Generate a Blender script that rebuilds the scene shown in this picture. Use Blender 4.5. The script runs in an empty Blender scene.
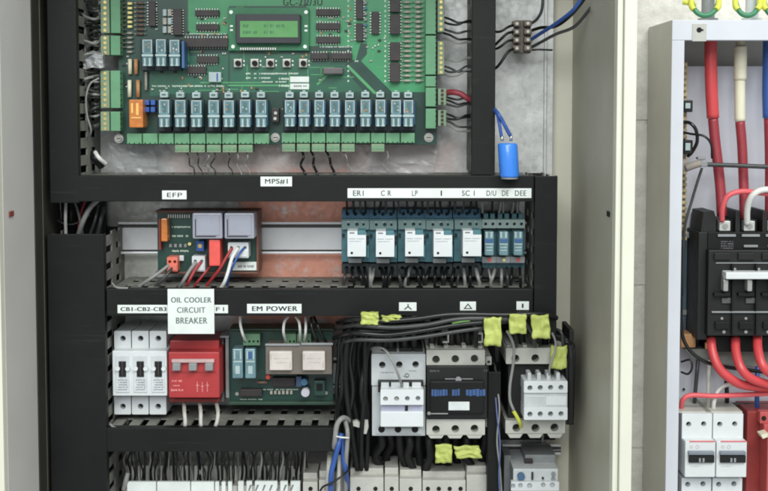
import bpy, bmesh, math, random
from mathutils import Vector, Matrix, noise
random.seed(7)
sc = bpy.context.scene
COL = sc.collection
# ---------------------------------------------------------------- camera (1 unit on the mounting plate = 1 mm = 1 photo pixel)
F = 1150.0; PITCH = math.atan(0.06); SH = -64.5
cd = bpy.data.cameras.new('camera'); cam = bpy.data.objects.new('camera', cd); COL.objects.link(cam)
cd.sensor_width = 36; cd.lens = F/768*36; cd.shift_y = SH/768; cd.clip_end = 50; cd.clip_start = .01
ROT = Matrix.Rotation(math.pi/2-PITCH, 3, 'X')
def ray(px, py): return ROT @ Vector(((px-384)/F, (245.5-py+SH)/F, -1))
r0 = ray(384, 245.5); r0 = r0/r0.y
CP = Vector((.384, 0, .2455)) - r0*1.15
cam.location = CP; cam.rotation_euler = (math.pi/2-PITCH, 0, 0)
sc.camera = cam
def P(px, py, d):
    r = ray(px, py); t = (-d/1000-CP.y)/r.y
    return CP + r*t
def rect(x0, y0, x1, y1, d):
    ym = (y0+y1)/2; xm = (x0+x1)/2
    return P(x0, ym, d).x, P(x1, ym, d).x, P(xm, y1, d).z, P(xm, y0, d).z
def mm(r, d): return r*(1150-d)/1150/1000
# ---------------------------------------------------------------- materials
def lin(c):
    c = c/255
    return c/12.92 if c <= .04045 else ((c+.055)/1.055)**2.4
MATS = {}
def mat(name, rgb, rough=.5, metal=0, var=.12, scale=60, bump=0, rgb2=None, bscale=None, spec=.5, coat=0, thr=None):
    if name in MATS: return MATS[name]
    m = bpy.data.materials.new(name); m.use_nodes = True; nt = m.node_tree; N = nt.nodes; L = nt.links
    b = N['Principled BSDF']; c = [lin(v) for v in rgb]
    b.inputs['Roughness'].default_value = rough; b.inputs['Metallic'].default_value = metal
    b.inputs['Specular IOR Level'].default_value = spec; b.inputs['Coat Weight'].default_value = coat
    tc = N.new('ShaderNodeTexCoord'); nz = N.new('ShaderNodeTexNoise'); nz.inputs['Scale'].default_value = scale
    nz.inputs['Detail'].default_value = 6; nz.inputs['Roughness'].default_value = .65
    L.new(tc.outputs['Object'], nz.inputs['Vector'])
    rp = N.new('ShaderNodeValToRGB'); L.new(nz.outputs['Fac'], rp.inputs['Fac'])
    c2 = [lin(v) for v in rgb2] if rgb2 else [min(1, v*(1+var)) for v in c]
    c1 = c if rgb2 else [v*(1-var) for v in c]
    rp.color_ramp.elements[0].color = (*c1, 1); rp.color_ramp.elements[1].color = (*c2, 1)
    lo, hi = thr or (.3, .7)
    rp.color_ramp.elements[0].position = lo; rp.color_ramp.elements[1].position = hi
    L.new(rp.outputs['Color'], b.inputs['Base Color'])
    mr = N.new('ShaderNodeMapRange'); mr.inputs['To Min'].default_value = max(0, rough-.1); mr.inputs['To Max'].default_value = min(1, rough+.12)
    n2 = N.new('ShaderNodeTexNoise'); n2.inputs['Scale'].default_value = scale*2.3; L.new(tc.outputs['Object'], n2.inputs['Vector'])
    L.new(n2.outputs['Fac'], mr.inputs['Value']); L.new(mr.outputs['Result'], b.inputs['Roughness'])
    if bump:
        bp = N.new('ShaderNodeBump'); bp.inputs['Strength'].default_value = bump; bp.inputs['Distance'].default_value = .002
        n3 = N.new('ShaderNodeTexNoise'); n3.inputs['Scale'].default_value = bscale or 200; n3.inputs['Detail'].default_value = 4
        L.new(tc.outputs['Object'], n3.inputs['Vector']); L.new(n3.outputs['Fac'], bp.inputs['Height']); L.new(bp.outputs['Normal'], b.inputs['Normal'])
    MATS[name] = m
    return m
def galv(pink=False):
    m = bpy.data.materials.new('galvanised plate'); m.use_nodes = True; nt = m.node_tree; N = nt.nodes; L = nt.links
    b = N['Principled BSDF']; b.inputs['Metallic'].default_value = .5
    tc = N.new('ShaderNodeNewGeometry'); PO = tc.outputs['Position']
    def nse(s, d=7, r=.6):
        n = N.new('ShaderNodeTexNoise'); n.inputs['Scale'].default_value = s; n.inputs['Detail'].default_value = d; n.inputs['Roughness'].default_value = r
        L.new(PO, n.inputs['Vector']); return n.outputs['Fac']
    def mth(op, x, y):
        n = N.new('ShaderNodeMath'); n.operation = op
        for i, q in enumerate((x, y)):
            if isinstance(q, (int, float)): n.inputs[i].default_value = q
            else: L.new(q, n.inputs[i])
        return n.outputs[0]
    v = N.new('ShaderNodeTexVoronoi'); v.inputs['Scale'].default_value = 210; L.new(PO, v.inputs['Vector'])
    n1 = nse(26); r1 = N.new('ShaderNodeValToRGB'); L.new(n1, r1.inputs['Fac'])
    r1.color_ramp.elements[0].color = (.50, .51, .50, 1); r1.color_ramp.elements[0].position = .3
    r1.color_ramp.elements[1].color = (.80, .80, .79, 1); r1.color_ramp.elements[1].position = .7
    hs = N.new('ShaderNodeHueSaturation'); hs.inputs['Saturation'].default_value = 0; hs.inputs['Value'].default_value = 1.3; L.new(v.outputs['Color'], hs.inputs['Color'])
    mx = N.new('ShaderNodeMix'); mx.data_type = 'RGBA'; mx.blend_type = 'MULTIPLY'; mx.inputs[0].default_value = .16
    L.new(r1.outputs['Color'], mx.inputs[6]); L.new(hs.outputs['Color'], mx.inputs[7]); out = mx.outputs[2]
    sp = N.new('ShaderNodeSeparateXYZ'); L.new(PO, sp.inputs[0])
    def ss(val, lo, hi):
        n = N.new('ShaderNodeMapRange'); n.interpolation_type = 'SMOOTHSTEP'; L.new(val, n.inputs['Value']); n.inputs['From Min'].default_value = lo; n.inputs['From Max'].default_value = hi; return n.outputs['Result']
    wob = mth('MULTIPLY', mth('SUBTRACT', nse(40, 5), .5), .05)
    X = mth('ADD', sp.outputs['X'], wob); Z = mth('ADD', sp.outputs['Z'], wob)
    for x0, x1, z0, z1, k, colr in ((.235, .352, .165, .32, .92, (.78, .33, .23, 1)), (.17, .46, .300, .352, .5, (.62, .45, .42, 1)), (.325, .36, .06, .17, .7, (.42, .26, .25, 1)), (.10, .16, .19, .31, .45, (.40, .38, .30, 1))):  # reddish patches: glare on the plate put into its colour
        mk = mth('MULTIPLY', mth('MULTIPLY', ss(X, x0-.008, x0+.008), ss(X, x1+.008, x1-.008)), mth('MULTIPLY', ss(Z, z0-.008, z0+.008), ss(Z, z1+.008, z1-.008)))
        mk = mth('MULTIPLY', mth('MULTIPLY', mk, k), ss(nse(55, 6, .7), .25, .5))
        q = N.new('ShaderNodeMix'); q.data_type = 'RGBA'; L.new(mk, q.inputs[0]); L.new(out, q.inputs[6]); q.inputs[7].default_value = colr; out = q.outputs[2]
    mpp = N.new('ShaderNodeMapping'); mpp.inputs['Rotation'].default_value = (0, .6, 0); mpp.inputs['Scale'].default_value = (60, 60, 420); L.new(PO, mpp.inputs[0])
    sn = N.new('ShaderNodeTexNoise'); sn.inputs['Scale'].default_value = 1; sn.inputs['Detail'].default_value = 3; L.new(mpp.outputs[0], sn.inputs['Vector'])
    mk = mth('MULTIPLY', mth('ADD', ss(nse(210, 4, .7), .62, .72), ss(sn.outputs['Fac'], .66, .76)), .6)
    q = N.new('ShaderNodeMix'); q.data_type = 'RGBA'; L.new(mk, q.inputs[0]); L.new(out, q.inputs[6]); q.inputs[7].default_value = (.92, .93, .93, 1); out = q.outputs[2]  # scratches and small white glints put into the plate colour
    mk = mth('MULTIPLY', ss(nse(120, 6, .8), .6, .72), .45)
    q = N.new('ShaderNodeMix'); q.data_type = 'RGBA'; L.new(mk, q.inputs[0]); L.new(out, q.inputs[6]); q.inputs[7].default_value = (.2, .2, .19, 1); out = q.outputs[2]
    L.new(out, b.inputs['Base Color'])
    mr = N.new('ShaderNodeMapRange'); mr.inputs['To Min'].default_value = .3; mr.inputs['To Max'].default_value = .55
    L.new(v.outputs['Distance'], mr.inputs['Value']); L.new(mr.outputs['Result'], b.inputs['Roughness'])
    bp = N.new('ShaderNodeBump'); bp.inputs['Strength'].default_value = .3; bp.inputs['Distance'].default_value = .002
    L.new(n1, bp.inputs['Height']); L.new(bp.outputs['Normal'], b.inputs['Normal'])
    return m
GALV = galv()
PINK = mat('reddish glare patch', (150, 92, 78), .45, .35, scale=30, rgb2=(128, 116, 108), bump=.15)  # reddish plate glare as a colour, not assigned to any part
BLK = mat('black duct plastic', (18, 20, 20), .5, var=.18, scale=9, bump=.06, bscale=90, spec=.22)
_n = BLK.node_tree; _t = _n.nodes.new('ShaderNodeTexCoord'); _m = _n.nodes.new('ShaderNodeMapping'); _m.inputs['Scale'].default_value = (5, 1, 60); _m.inputs['Rotation'].default_value = (0, .25, 0)
_q = _n.nodes.new('ShaderNodeTexNoise'); _q.inputs['Scale'].default_value = 4; _q.inputs['Detail'].default_value = 5
_r = _n.nodes.new('ShaderNodeValToRGB'); _r.color_ramp.elements[0].position = .62; _r.color_ramp.elements[0].color = (0, 0, 0, 1); _r.color_ramp.elements[1].position = .74; _r.color_ramp.elements[1].color = (.10, .10, .10, 1)
_d = _n.nodes.new('ShaderNodeTexNoise'); _d.inputs['Scale'].default_value = 11; _d.inputs['Detail'].default_value = 9; _d.inputs['Roughness'].default_value = .8
_e = _n.nodes.new('ShaderNodeMath'); _e.operation = 'MULTIPLY_ADD'; _e.inputs[1].default_value = .12; 
_x = _n.nodes.new('ShaderNodeMix'); _x.data_type = 'RGBA'; _x.inputs[7].default_value = (.085, .088, .082, 1)
_n.links.new(_t.outputs['Object'], _m.inputs[0]); _n.links.new(_m.outputs[0], _q.inputs['Vector']); _n.links.new(_q.outputs['Fac'], _r.inputs['Fac']); _n.links.new(_t.outputs['Object'], _d.inputs['Vector'])
_n.links.new(_d.outputs['Fac'], _e.inputs[0]); _n.links.new(_r.outputs['Color'], _e.inputs[2]); _n.links.new(_e.outputs[0], _x.inputs[0])
_b = _n.nodes['Principled BSDF']; _s = _b.inputs['Base Color'].links[0].from_socket; _n.links.new(_s, _x.inputs[6]); _n.links.new(_x.outputs[2], _b.inputs['Base Color'])
BLK2 = mat('matt black plastic', (16, 17, 17), .55, var=.2)
DUCTW = mat('dusty duct wall', (122, 122, 116), .7, var=.35, scale=40)
HOLE = mat('dark recess', (14, 14, 14), .8)
PAINT = mat('beige cabinet paint', (184, 181, 165), .42, var=.09, scale=7, bump=.12, bscale=300)
CREAM = mat('cream rim paint', (222, 222, 206), .4, var=.04, scale=15)
LILAC = mat('pale grey box paint', (205, 208, 216), .38, var=.05, scale=14)
LSIDE = mat('grey box side paint', (196, 195, 190), .45, var=.08, scale=9, bump=.12, bscale=300)
WHITE = mat('white plastic', (216, 220, 222), .38, var=.05, scale=40)
PAPER = mat('white label', (232, 238, 236), .55, scale=45, rgb2=(214, 219, 213), thr=(.35, .8))
BEIGE = mat('beige plastic', (186, 186, 178), .5, var=.1, scale=50)
GREYP = mat('grey plastic', (140, 143, 145), .45, var=.1)
INK = mat('label ink', (38, 40, 46), .6)
INKG = mat('grey print', (118, 122, 126), .6)
SILK = mat('silkscreen white', (205, 220, 205), .6)
PCBD = mat('dark green solder mask', (26, 66, 56), .35, var=.25, scale=35, coat=.3)
PCBL = mat('light green solder mask', (62, 150, 100), .35, var=.12, scale=30, coat=.3)
PCBM = mat('mid green solder mask', (36, 96, 74), .35, var=.15, scale=30, coat=.3)
TGRN = mat('green terminal plastic', (102, 156, 118), .5, var=.1, scale=50)
TGR2 = mat('dusty green plug plastic', (128, 150, 122), .6, var=.15, scale=60)
CHIP = mat('chip black epoxy', (52, 46, 46), .5, var=.15)
PIN = mat('tinned pins', (190, 192, 188), .35, .7)
METAL = mat('zinc screw', (185, 183, 176), .35, .8)
BRASS = mat('brass screw', (214, 190, 128), .35, .6)
RELC = mat('smoky clear relay case', (104, 138, 146), .15, var=.25, scale=120, coat=.5)
RELF = mat('pale relay moulding', (172, 190, 190), .3)
RELB = mat('blue relay base', (58, 96, 140), .4)
RELD = mat('dark coil behind clear case', (82, 110, 112), .3)
ORNG = mat('orange relay case', (198, 118, 52), .3, var=.3, scale=90, coat=.4)
BLUE = mat('blue plastic', (52, 92, 168), .4)
CAPB = mat('bright blue sleeve', (62, 136, 236), .28, var=.06, coat=.3)
TEAL = mat('blue grey socket plastic', (76, 122, 132), .45, var=.25, scale=60)
TEAL2 = mat('blue socket plastic', (66, 112, 140), .45, var=.2, scale=60)
REDP = mat('red breaker plastic', (176, 56, 58), .42, var=.1, scale=30)
REDR = mat('salmon red relay', (232, 92, 84), .4)
DKRED = mat('brown red plastic', (140, 52, 48), .45)
YEL = mat('yellow green tape', (182, 192, 102), .5, var=.15, scale=90, bump=.4, bscale=150)
WBLK = mat('black wire', (26, 28, 28), .28, var=.2, scale=30)
WGRY = mat('grey wire', (140, 140, 138), .45, var=.2, scale=60)
WDGR = mat('dark grey wire', (62, 64, 64), .3, var=.25, scale=60)
WWHT = mat('white wire', (222, 222, 218), .45, var=.08)
WRED = mat('red wire', (160, 50, 54), .4, var=.1)
WDRD = mat('deep red cable', (150, 52, 62), .45, var=.15, scale=30)
WSHR = mat('red heat shrink', (204, 72, 76), .35, var=.1, scale=30)
WPNK = mat('pinkish red wire', (226, 98, 104), .4)
WMAT = mat('matt black cable', (14, 15, 15), .62, var=.2)
WBLU = mat('blue wire', (52, 88, 160), .4)
WGRN = mat('green wire', (58, 128, 92), .4)
WYEL = mat('yellow wire', (206, 210, 80), .45)
SLEEV = mat('cream sleeve', (222, 218, 194), .5, var=.06)
BRAID = mat('beige braid', (176, 160, 124), .7, var=.35, scale=300, bump=.6, bscale=500)
TAN = mat('tan insulator', (188, 140, 96), .6, var=.2)
RAIL = mat('zinc rail', (236, 236, 238), .3, .2, var=.08, scale=20)
LCDG = mat('green display glass', (104, 166, 104), .2, var=.08, scale=40)
LCDD = mat('dark display characters', (48, 112, 70), .3)
BEZ = mat('display bezel', (40, 42, 48), .35)
LEDY = mat('yellow lamp lens', (246, 232, 150), .3)
LEDR = mat('red lamp lens', (238, 84, 70), .3)
BLKWALL = None
# ---------------------------------------------------------------- mesh builder
ORI = {}
def root_of(o):
    while o.parent: o = o.parent
    return o
class M:
    def __init__(s): s.bm = bmesh.new(); s.mi = 0
    def wbox(s, X0, X1, Y0, Y1, Z0, Z1, bev=0):
        n0 = len(s.bm.faces)
        b = bmesh.new(); bmesh.ops.create_cube(b, size=1)
        for v in b.verts: v.co = Vector(((X0+X1)/2+v.co.x*(X1-X0), (Y0+Y1)/2+v.co.y*(Y1-Y0), (Z0+Z1)/2+v.co.z*(Z1-Z0)))
        bev = min(bev, .3*min(abs(X1-X0), abs(Y1-Y0), abs(Z1-Z0)))
        if bev > 0: bmesh.ops.bevel(b, geom=b.edges[:], offset=bev, segments=2, affect='EDGES', profile=.6)
        for f in b.faces: f.material_index = s.mi
        bmesh.ops.recalc_face_normals(b, faces=b.faces[:])
        me = bpy.data.meshes.new('t'); b.to_mesh(me); b.free(); s.bm.from_mesh(me); bpy.data.meshes.remove(me)
        return s
    def box(s, x0, y0, x1, y1, d0, d1, bev=.5):
        X0, X1, Z0, Z1 = rect(x0, y0, x1, y1, d1)
        return s.wbox(X0, X1, -d1/1000, -d0/1000, Z0, Z1, bev/1000)
    def cyl(s, px, py, r, d0, d1, seg=18, r2=None):
        c = P(px, py, d1); R = mm(r, d1); R2 = mm(r2, d1) if r2 is not None else R
        n = []
        for R_, d in ((R2, d0), (R, d1)):
            n.append([s.bm.verts.new((c.x+R_*math.cos(a*2*math.pi/seg), -d/1000, c.z+R_*math.sin(a*2*math.pi/seg))) for a in range(seg)])
        for i in range(seg):
            f = s.bm.faces.new((n[0][i], n[0][(i+1) % seg], n[1][(i+1) % seg], n[1][i])); f.material_index = s.mi; f.smooth = True
        f = s.bm.faces.new(n[1]); f.material_index = s.mi
        f = s.bm.faces.new(n[0][::-1]); f.material_index = s.mi
        return s
    def ring(s, px, py, r, ri, d0, d1, seg=20):
        c = P(px, py, d1); R = mm(r, d1); I = mm(ri, d1); q = []
        for R_, d in ((R, d0), (R, d1), (I, d1), (I, d0)):
            q.append([s.bm.verts.new((c.x+R_*math.cos(a*2*math.pi/seg), -d/1000, c.z+R_*math.sin(a*2*math.pi/seg))) for a in range(seg)])
        for k in range(4):
            A, B_ = q[k], q[(k+1) % 4]
            for i in range(seg):
                f = s.bm.faces.new((A[i], A[(i+1) % seg], B_[(i+1) % seg], B_[i])); f.material_index = s.mi
        return s
    def screw(s, px, py, r, d0, d1, ang=.6):
        s.cyl(px, py, r, d0, d1, 16)
        return s
    def poly(s, pts, d0, d1):
        A = [s.bm.verts.new(P(x, y, d1)) for x, y in pts]
        B_ = [s.bm.verts.new((v.co.x, -d0/1000, v.co.z)) for v in A]
        s.bm.faces.new(A).material_index = s.mi; s.bm.faces.new(B_[::-1]).material_index = s.mi
        for i in range(len(A)):
            j = (i+1) % len(A); s.bm.faces.new((A[i], A[j], B_[j], B_[i])).material_index = s.mi
        return s
    def holed(s, x0, y0, x1, y1, d0, d1, holes, depth=9):
        # a block whose front face has real round sockets
        b = bmesh.new(); X0, X1, Z0, Z1 = rect(x0, y0, x1, y1, d1); Y = -d1/1000
        c = .0006; o = [(X0+c, Z0), (X1-c, Z0), (X1, Z0+c), (X1, Z1-c), (X1-c, Z1), (X0+c, Z1), (X0, Z1-c), (X0, Z0+c)]
        ov = [b.verts.new((x, Y, z)) for x, z in o]; E = [b.edges.new((ov[i], ov[(i+1) % 8])) for i in range(8)]
        hv = []
        for hx, hy, hr in holes:
            p = P(hx, hy, d1); R = mm(hr, d1); n = 16
            l = [b.verts.new((p.x+R*math.cos(k*2*math.pi/n), Y, p.z+R*math.sin(k*2*math.pi/n))) for k in range(n)]
            E += [b.edges.new((l[i], l[(i+1) % n])) for i in range(n)]; hv.append(l)
        bmesh.ops.triangle_fill(b, use_beauty=True, use_dissolve=False, edges=E)
        def wall(l, y):
            w = [b.verts.new((v.co.x, y, v.co.z)) for v in l]
            for i in range(len(l)): b.faces.new((l[i], l[(i+1) % len(l)], w[(i+1) % len(l)], w[i]))
            b.faces.new(w)
        wall(ov, -d0/1000)
        for l in hv: wall(l, -(d1-depth)/1000)
        for f in b.faces: f.material_index = s.mi
        bmesh.ops.recalc_face_normals(b, faces=b.faces[:])
        me = bpy.data.meshes.new('t'); b.to_mesh(me); b.free(); s.bm.from_mesh(me); bpy.data.meshes.remove(me)
        return s
    def tube(s, pts, r, seg=10, wpts=None, jit=0):
        q = wpts or [P(*p) for p in pts]
        if len(q) > 2:
            e = [q[0]*2-q[1]]+q+[q[-1]*2-q[-2]]; o = []
            for i in range(1, len(e)-2):
                p0, p1, p2, p3 = e[i-1:i+3]
                for k in range(7):
                    t = k/7; o.append(.5*((2*p1)+(p2-p0)*t+(2*p0-5*p1+4*p2-p3)*t*t+(3*p1-p0-3*p2+p3)*t**3))
            o.append(q[-1]); q = o
        R = mm(r, -q[len(q)//2].y*1000)
        prev = None; up = Vector((.13, 1, .21)).normalized(); u = None
        for i, p in enumerate(q):
            t = (q[min(i+1, len(q)-1)]-q[max(i-1, 0)]).normalized()
            u = (up-t*up.dot(t)) if u is None else (u-t*u.dot(t))
            if u.length < 1e-4: u = t.orthogonal()
            u.normalize(); w = t.cross(u)
            ring = [s.bm.verts.new(p+(u*math.cos(a*2*math.pi/seg)+w*math.sin(a*2*math.pi/seg))*R) for a in range(seg)]
            if prev:
                for a in range(seg):
                    f = s.bm.faces.new((prev[a], prev[(a+1) % seg], ring[(a+1) % seg], ring[a])); f.smooth = True; f.material_index = s.mi
            else: s.bm.faces.new(ring[::-1]).material_index = s.mi
            prev = ring
        s.bm.faces.new(prev).material_index = s.mi
        return s
    def crumple(s, x0, y0, x1, y1, d, th=2.2, amp=.9, seed=0, skew=0):
        nx, ny = 10, 10; g = {}
        for side in (0, 1):
            for i in range(nx+1):
                for j in range(ny+1):
                    fx, fy = i/nx, j/ny
                    edge = .06*noise.noise(Vector((seed+fx*3, fy*3, side*.2)))*(y1-y0)
                    p = P(x0+(x1-x0)*fx+skew*fy+noise.noise(Vector((fy*4, seed, 2)))*1.4, y0+(y1-y0)*fy+edge+noise.noise(Vector((fx*3, seed, 5)))*1.5, d)
                    p.y += (th if side else -th)/2000 + amp/1000*noise.noise(Vector((fx*4+seed, fy*4, side*1.3)))*2
                    g[side, i, j] = s.bm.verts.new(p)
        fs = []
        for side in (0, 1):
            for i in range(nx):
                for j in range(ny):
                    fs.append((g[side, i, j], g[side, i+1, j], g[side, i+1, j+1], g[side, i, j+1]))
        for i in range(nx):
            for j in (0, ny): fs.append((g[0, i, j], g[0, i+1, j], g[1, i+1, j], g[1, i, j]))
        for j in range(ny):
            for i in (0, nx): fs.append((g[0, i, j], g[0, i, j+1], g[1, i, j+1], g[1, i, j]))
        for f in fs: s.bm.faces.new(f).material_index = s.mi
        bmesh.ops.recalc_face_normals(s.bm, faces=s.bm.faces[:])
        return s
    def into(s, ob, m):
        # print that belongs to an existing part: joins its mesh with a material of its own
        o = ORI[root_of(ob).name]; k = len(ob.data.materials); ob.data.materials.append(m)
        for v in s.bm.verts: v.co -= o
        for f in s.bm.faces: f.material_index = k
        s.bm.from_mesh(ob.data); s.bm.to_mesh(ob.data); s.bm.free()
    def done(s, name, m, parent=None, label=None):
        me = bpy.data.meshes.new(name)
        if parent is not None:
            o = ORI[root_of(parent).name]
            for v in s.bm.verts: v.co -= o
        s.bm.to_mesh(me); s.bm.free()
        for q in (m if isinstance(m, (list, tuple)) else [m]): me.materials.append(q)
        ob = bpy.data.objects.new(name, me); COL.objects.link(ob)
        if parent is not None: ob.parent = parent
        if label: ob['label'] = label
        return ob
def centre(ob):
    # put a single-mesh thing's origin at the middle of its mesh
    vs = ob.data.vertices; c = Vector((0, 0, 0))
    for v in vs: c += v.co
    c /= len(vs); ob.data.transform(Matrix.Translation(-c)); ob.location = c; ORI[ob.name] = c
def tag(o, label, cat, group=None):
    o['label'] = label; o['category'] = cat
    if group: o['group'] = group
    if o.type == 'MESH': centre(o)
    return o
def thing(name, label, cat, at, group=None):
    o = bpy.data.objects.new(name, None); COL.objects.link(o); o.empty_display_size = .01
    o.location = P(*at); ORI[o.name] = o.location.copy()
    o['label'] = label; o['category'] = cat
    if group: o['group'] = group
    return o
def dup(root, delta, label=None):
    r = root.copy(); COL.objects.link(r); r.location = root.location+delta; ORI[r.name] = ORI[root.name]+delta
    if label: r['label'] = label
    for ch in list(root.children):
        c = ch.copy(); COL.objects.link(c); c.parent = r
        for g in list(ch.children):
            d = g.copy(); COL.objects.link(d); d.parent = c
    return r
def dpart(part, delta):
    c = part.copy(); COL.objects.link(c); c.parent = part.parent; c.location = part.location+delta
    for g in list(part.children):
        d = g.copy(); COL.objects.link(d); d.parent = c
    return c
def text(s, x0, y0, x1, y1, d, m, parent, name='lettering', label=None, squeeze=True):
    cu = bpy.data.curves.new('t', 'FONT'); cu.body = s; cu.size = 1; cu.extrude = .004; cu.space_character = 1.1
    to = bpy.data.objects.new('t', cu); COL.objects.link(to)
    dg = bpy.context.evaluated_depsgraph_get(); me = bpy.data.meshes.new_from_object(to.evaluated_get(dg))
    bpy.data.objects.remove(to)
    xs = [v.co.x for v in me.vertices]; ys = [v.co.y for v in me.vertices]
    X0, X1, Z0, Z1 = rect(x0, y0, x1, y1, d); o = ORI[root_of(parent).name]
    for v in me.vertices:
        v.co = Vector((X0+(v.co.x-min(xs))/(max(xs)-min(xs))*(X1-X0), -d/1000-v.co.z*.02, Z0+(v.co.y-min(ys))/(max(ys)-min(ys))*(Z1-Z0)))-o
    bb = bmesh.new(); bb.from_mesh(me); m2 = me.copy(); w_ = (X1-X0)*.012
    for v in m2.vertices: v.co.x += w_; v.co.y += .00004
    bb.from_mesh(m2); bb.to_mesh(me); bb.free(); bpy.data.meshes.remove(m2)
    me.materials.append(m); ob = bpy.data.objects.new(name, me); COL.objects.link(ob); ob.parent = parent; me.name = name
    if label: ob['label'] = label
    return ob
def greek(b, x0, x1, y, h, d, seed=0, t=.15, gap=.3):
    # a run of print too small to read in the photo
    rr = random.Random(seed); x = x0
    while x < x1:
        w = rr.uniform(.7, 1.5)
        if rr.random() > gap*.5: b.box(x, y+rr.uniform(0, h*.2), min(x+w*.7, x1+.3), y+h-rr.uniform(0, h*.25), d, d+t, 0)
        x += w
    return b
# ================================================================ THE SETTING
def wallmat():
    m = bpy.data.materials.new('painted block wall'); m.use_nodes = True; N = m.node_tree.nodes; L = m.node_tree.links
    b = N['Principled BSDF']; b.inputs['Roughness'].default_value = .75
    tc = N.new('ShaderNodeTexCoord'); nz = N.new('ShaderNodeTexNoise'); nz.inputs['Scale'].default_value = 28; nz.inputs['Detail'].default_value = 8; nz.inputs['Roughness'].default_value = .75
    L.new(tc.outputs['Object'], nz.inputs['Vector']); rp = N.new('ShaderNodeValToRGB'); L.new(nz.outputs['Fac'], rp.inputs['Fac'])
    rp.color_ramp.elements[0].position = .3; rp.color_ramp.elements[0].color = (.56, .545, .50, 1); rp.color_ramp.elements[1].position = .6; rp.color_ramp.elements[1].color = (.76, .745, .70, 1)
    L.new(rp.outputs['Color'], b.inputs['Base Color'])
    bp = N.new('ShaderNodeBump'); bp.inputs['Strength'].default_value = .7; bp.inputs['Distance'].default_value = .003; n2 = N.new('ShaderNodeTexNoise'); n2.inputs['Scale'].default_value = 90; n2.inputs['Detail'].default_value = 8
    L.new(tc.outputs['Object'], n2.inputs['Vector']); L.new(n2.outputs['Fac'], bp.inputs['Height']); L.new(bp.outputs['Normal'], b.inputs['Normal'])
    return m
WM = wallmat()
w = M()
zs = [P(640, y, -24).z for y in (613, 450, 287, 122, -45, -210)]
WY = .024
for i in range(len(zs)-1):
    for j in range(-3, 6):
        X0 = -.30 + j*.345 + (.10 if i % 2 else 0)
        w.wbox(X0+.002, X0+.343, WY, WY+.02, zs[i]+.0022, zs[i+1]-.0022, .001)
w.wbox(-1.6, 2.6, WY+.0018, WY+.03, zs[0]-.9, zs[-1]+.9)
wo = w.done('wall', WM); wo['kind'] = 'structure'
# ================================================================ MAIN CABINET
XL, XR = .0685, .5735
ZT, ZB = .575, -.33
YF = -.200
cab = thing('control_cabinet', 'large beige steel control cabinet standing open, holding the black ducts and green circuit board', 'cabinet', (320, 600, 0))
M().wbox(XL-.04, XR+.04, .012, .014, ZB, ZT).done('back_panel', mat('pale back paint', (226, 223, 206), .45, var=.05, scale=12), cab)
M().wbox(XR, XR+.002, YF, .0115, ZB, ZT).done('side_panel', PAINT, cab)
PAINTL = mat('pinkish grey cabinet paint', (206, 203, 200), .45, var=.04, scale=12)
M().wbox(XL-.002, XL, YF, .0115, ZB, ZT).done('side_panel', PAINTL, cab)
M().wbox(XL+.0003, XL+.0012, -.117, .011, ZB, ZT, .0004).done('side_shade', mat('olive black shade', (44, 43, 36), .7, var=.2, scale=20), cab, 'dark olive strip painted as shade on the rear of the left side wall')  # shade on the wall beside the duct, painted as a dark strip
M().wbox(XL+.0013, XL+.0022, -.0965, -.0945, ZB, ZT, .0003).done('shade_edge', mat('shade edge', (74, 72, 62), .5), cab)  # lighter line closing the painted shade strip
M().wbox(XL-.002, XR+.002, YF, .0115, ZT+.0005, ZT+.0025).done('top_panel', PAINT, cab)
M().wbox(XL-.002, XR+.002, YF, .0115, ZB-.0025, ZB-.0005).done('bottom_panel', PAINT, cab)
m = M(); m.wbox(XR+.0003, XR+.005, YF-.010, YF-.0005, ZB, ZT, .001); m.wbox(XR+.0053, XR+.0155, YF-.014, YF+.016, ZB-.01, ZT+.01, .0012)
m.done('front_rim', CREAM, cab)
m = M(); m.wbox(XL-.005, XL-.0003, YF-.010, YF-.0005, ZB, ZT, .001); m.wbox(XL-.0125, XL-.0053, YF-.014, YF+.016, ZB-.01, ZT+.01, .0012)
m.done('front_rim', CREAM, cab)
# latch holes in both side walls
p = P(602, 214, 186)
m = M(); m.wbox(XR-.0012, XR-.0002, p.y-.004, p.y+.006, p.z-.0022, p.z+.0022, .0004); m.done('latch_slot', HOLE, cab)
m = M(); m.wbox(XL+.0002, XL+.0012, -.187, -.176, p.z-.0025, p.z+.002, .0004); m.done('latch_slot', mat('rusty slot', (128, 62, 50), .6), cab, 'small rusty brown slot')
# mounting plate
pl = M()
pl.wbox(.078, P(553.5, 100, 0).x, 0, .003, ZB+.03, ZT-.03, .001)
plo = pl.done('mounting_plate', GALV, cab)
m = M(); m.wbox(P(553.5, 100, 0).x-.010, P(553.5, 100, 0).x-.0075, -.006, -.0002, ZB+.03, ZT-.03, .0006); m.done('plate_fold', GALV, cab)
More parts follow.
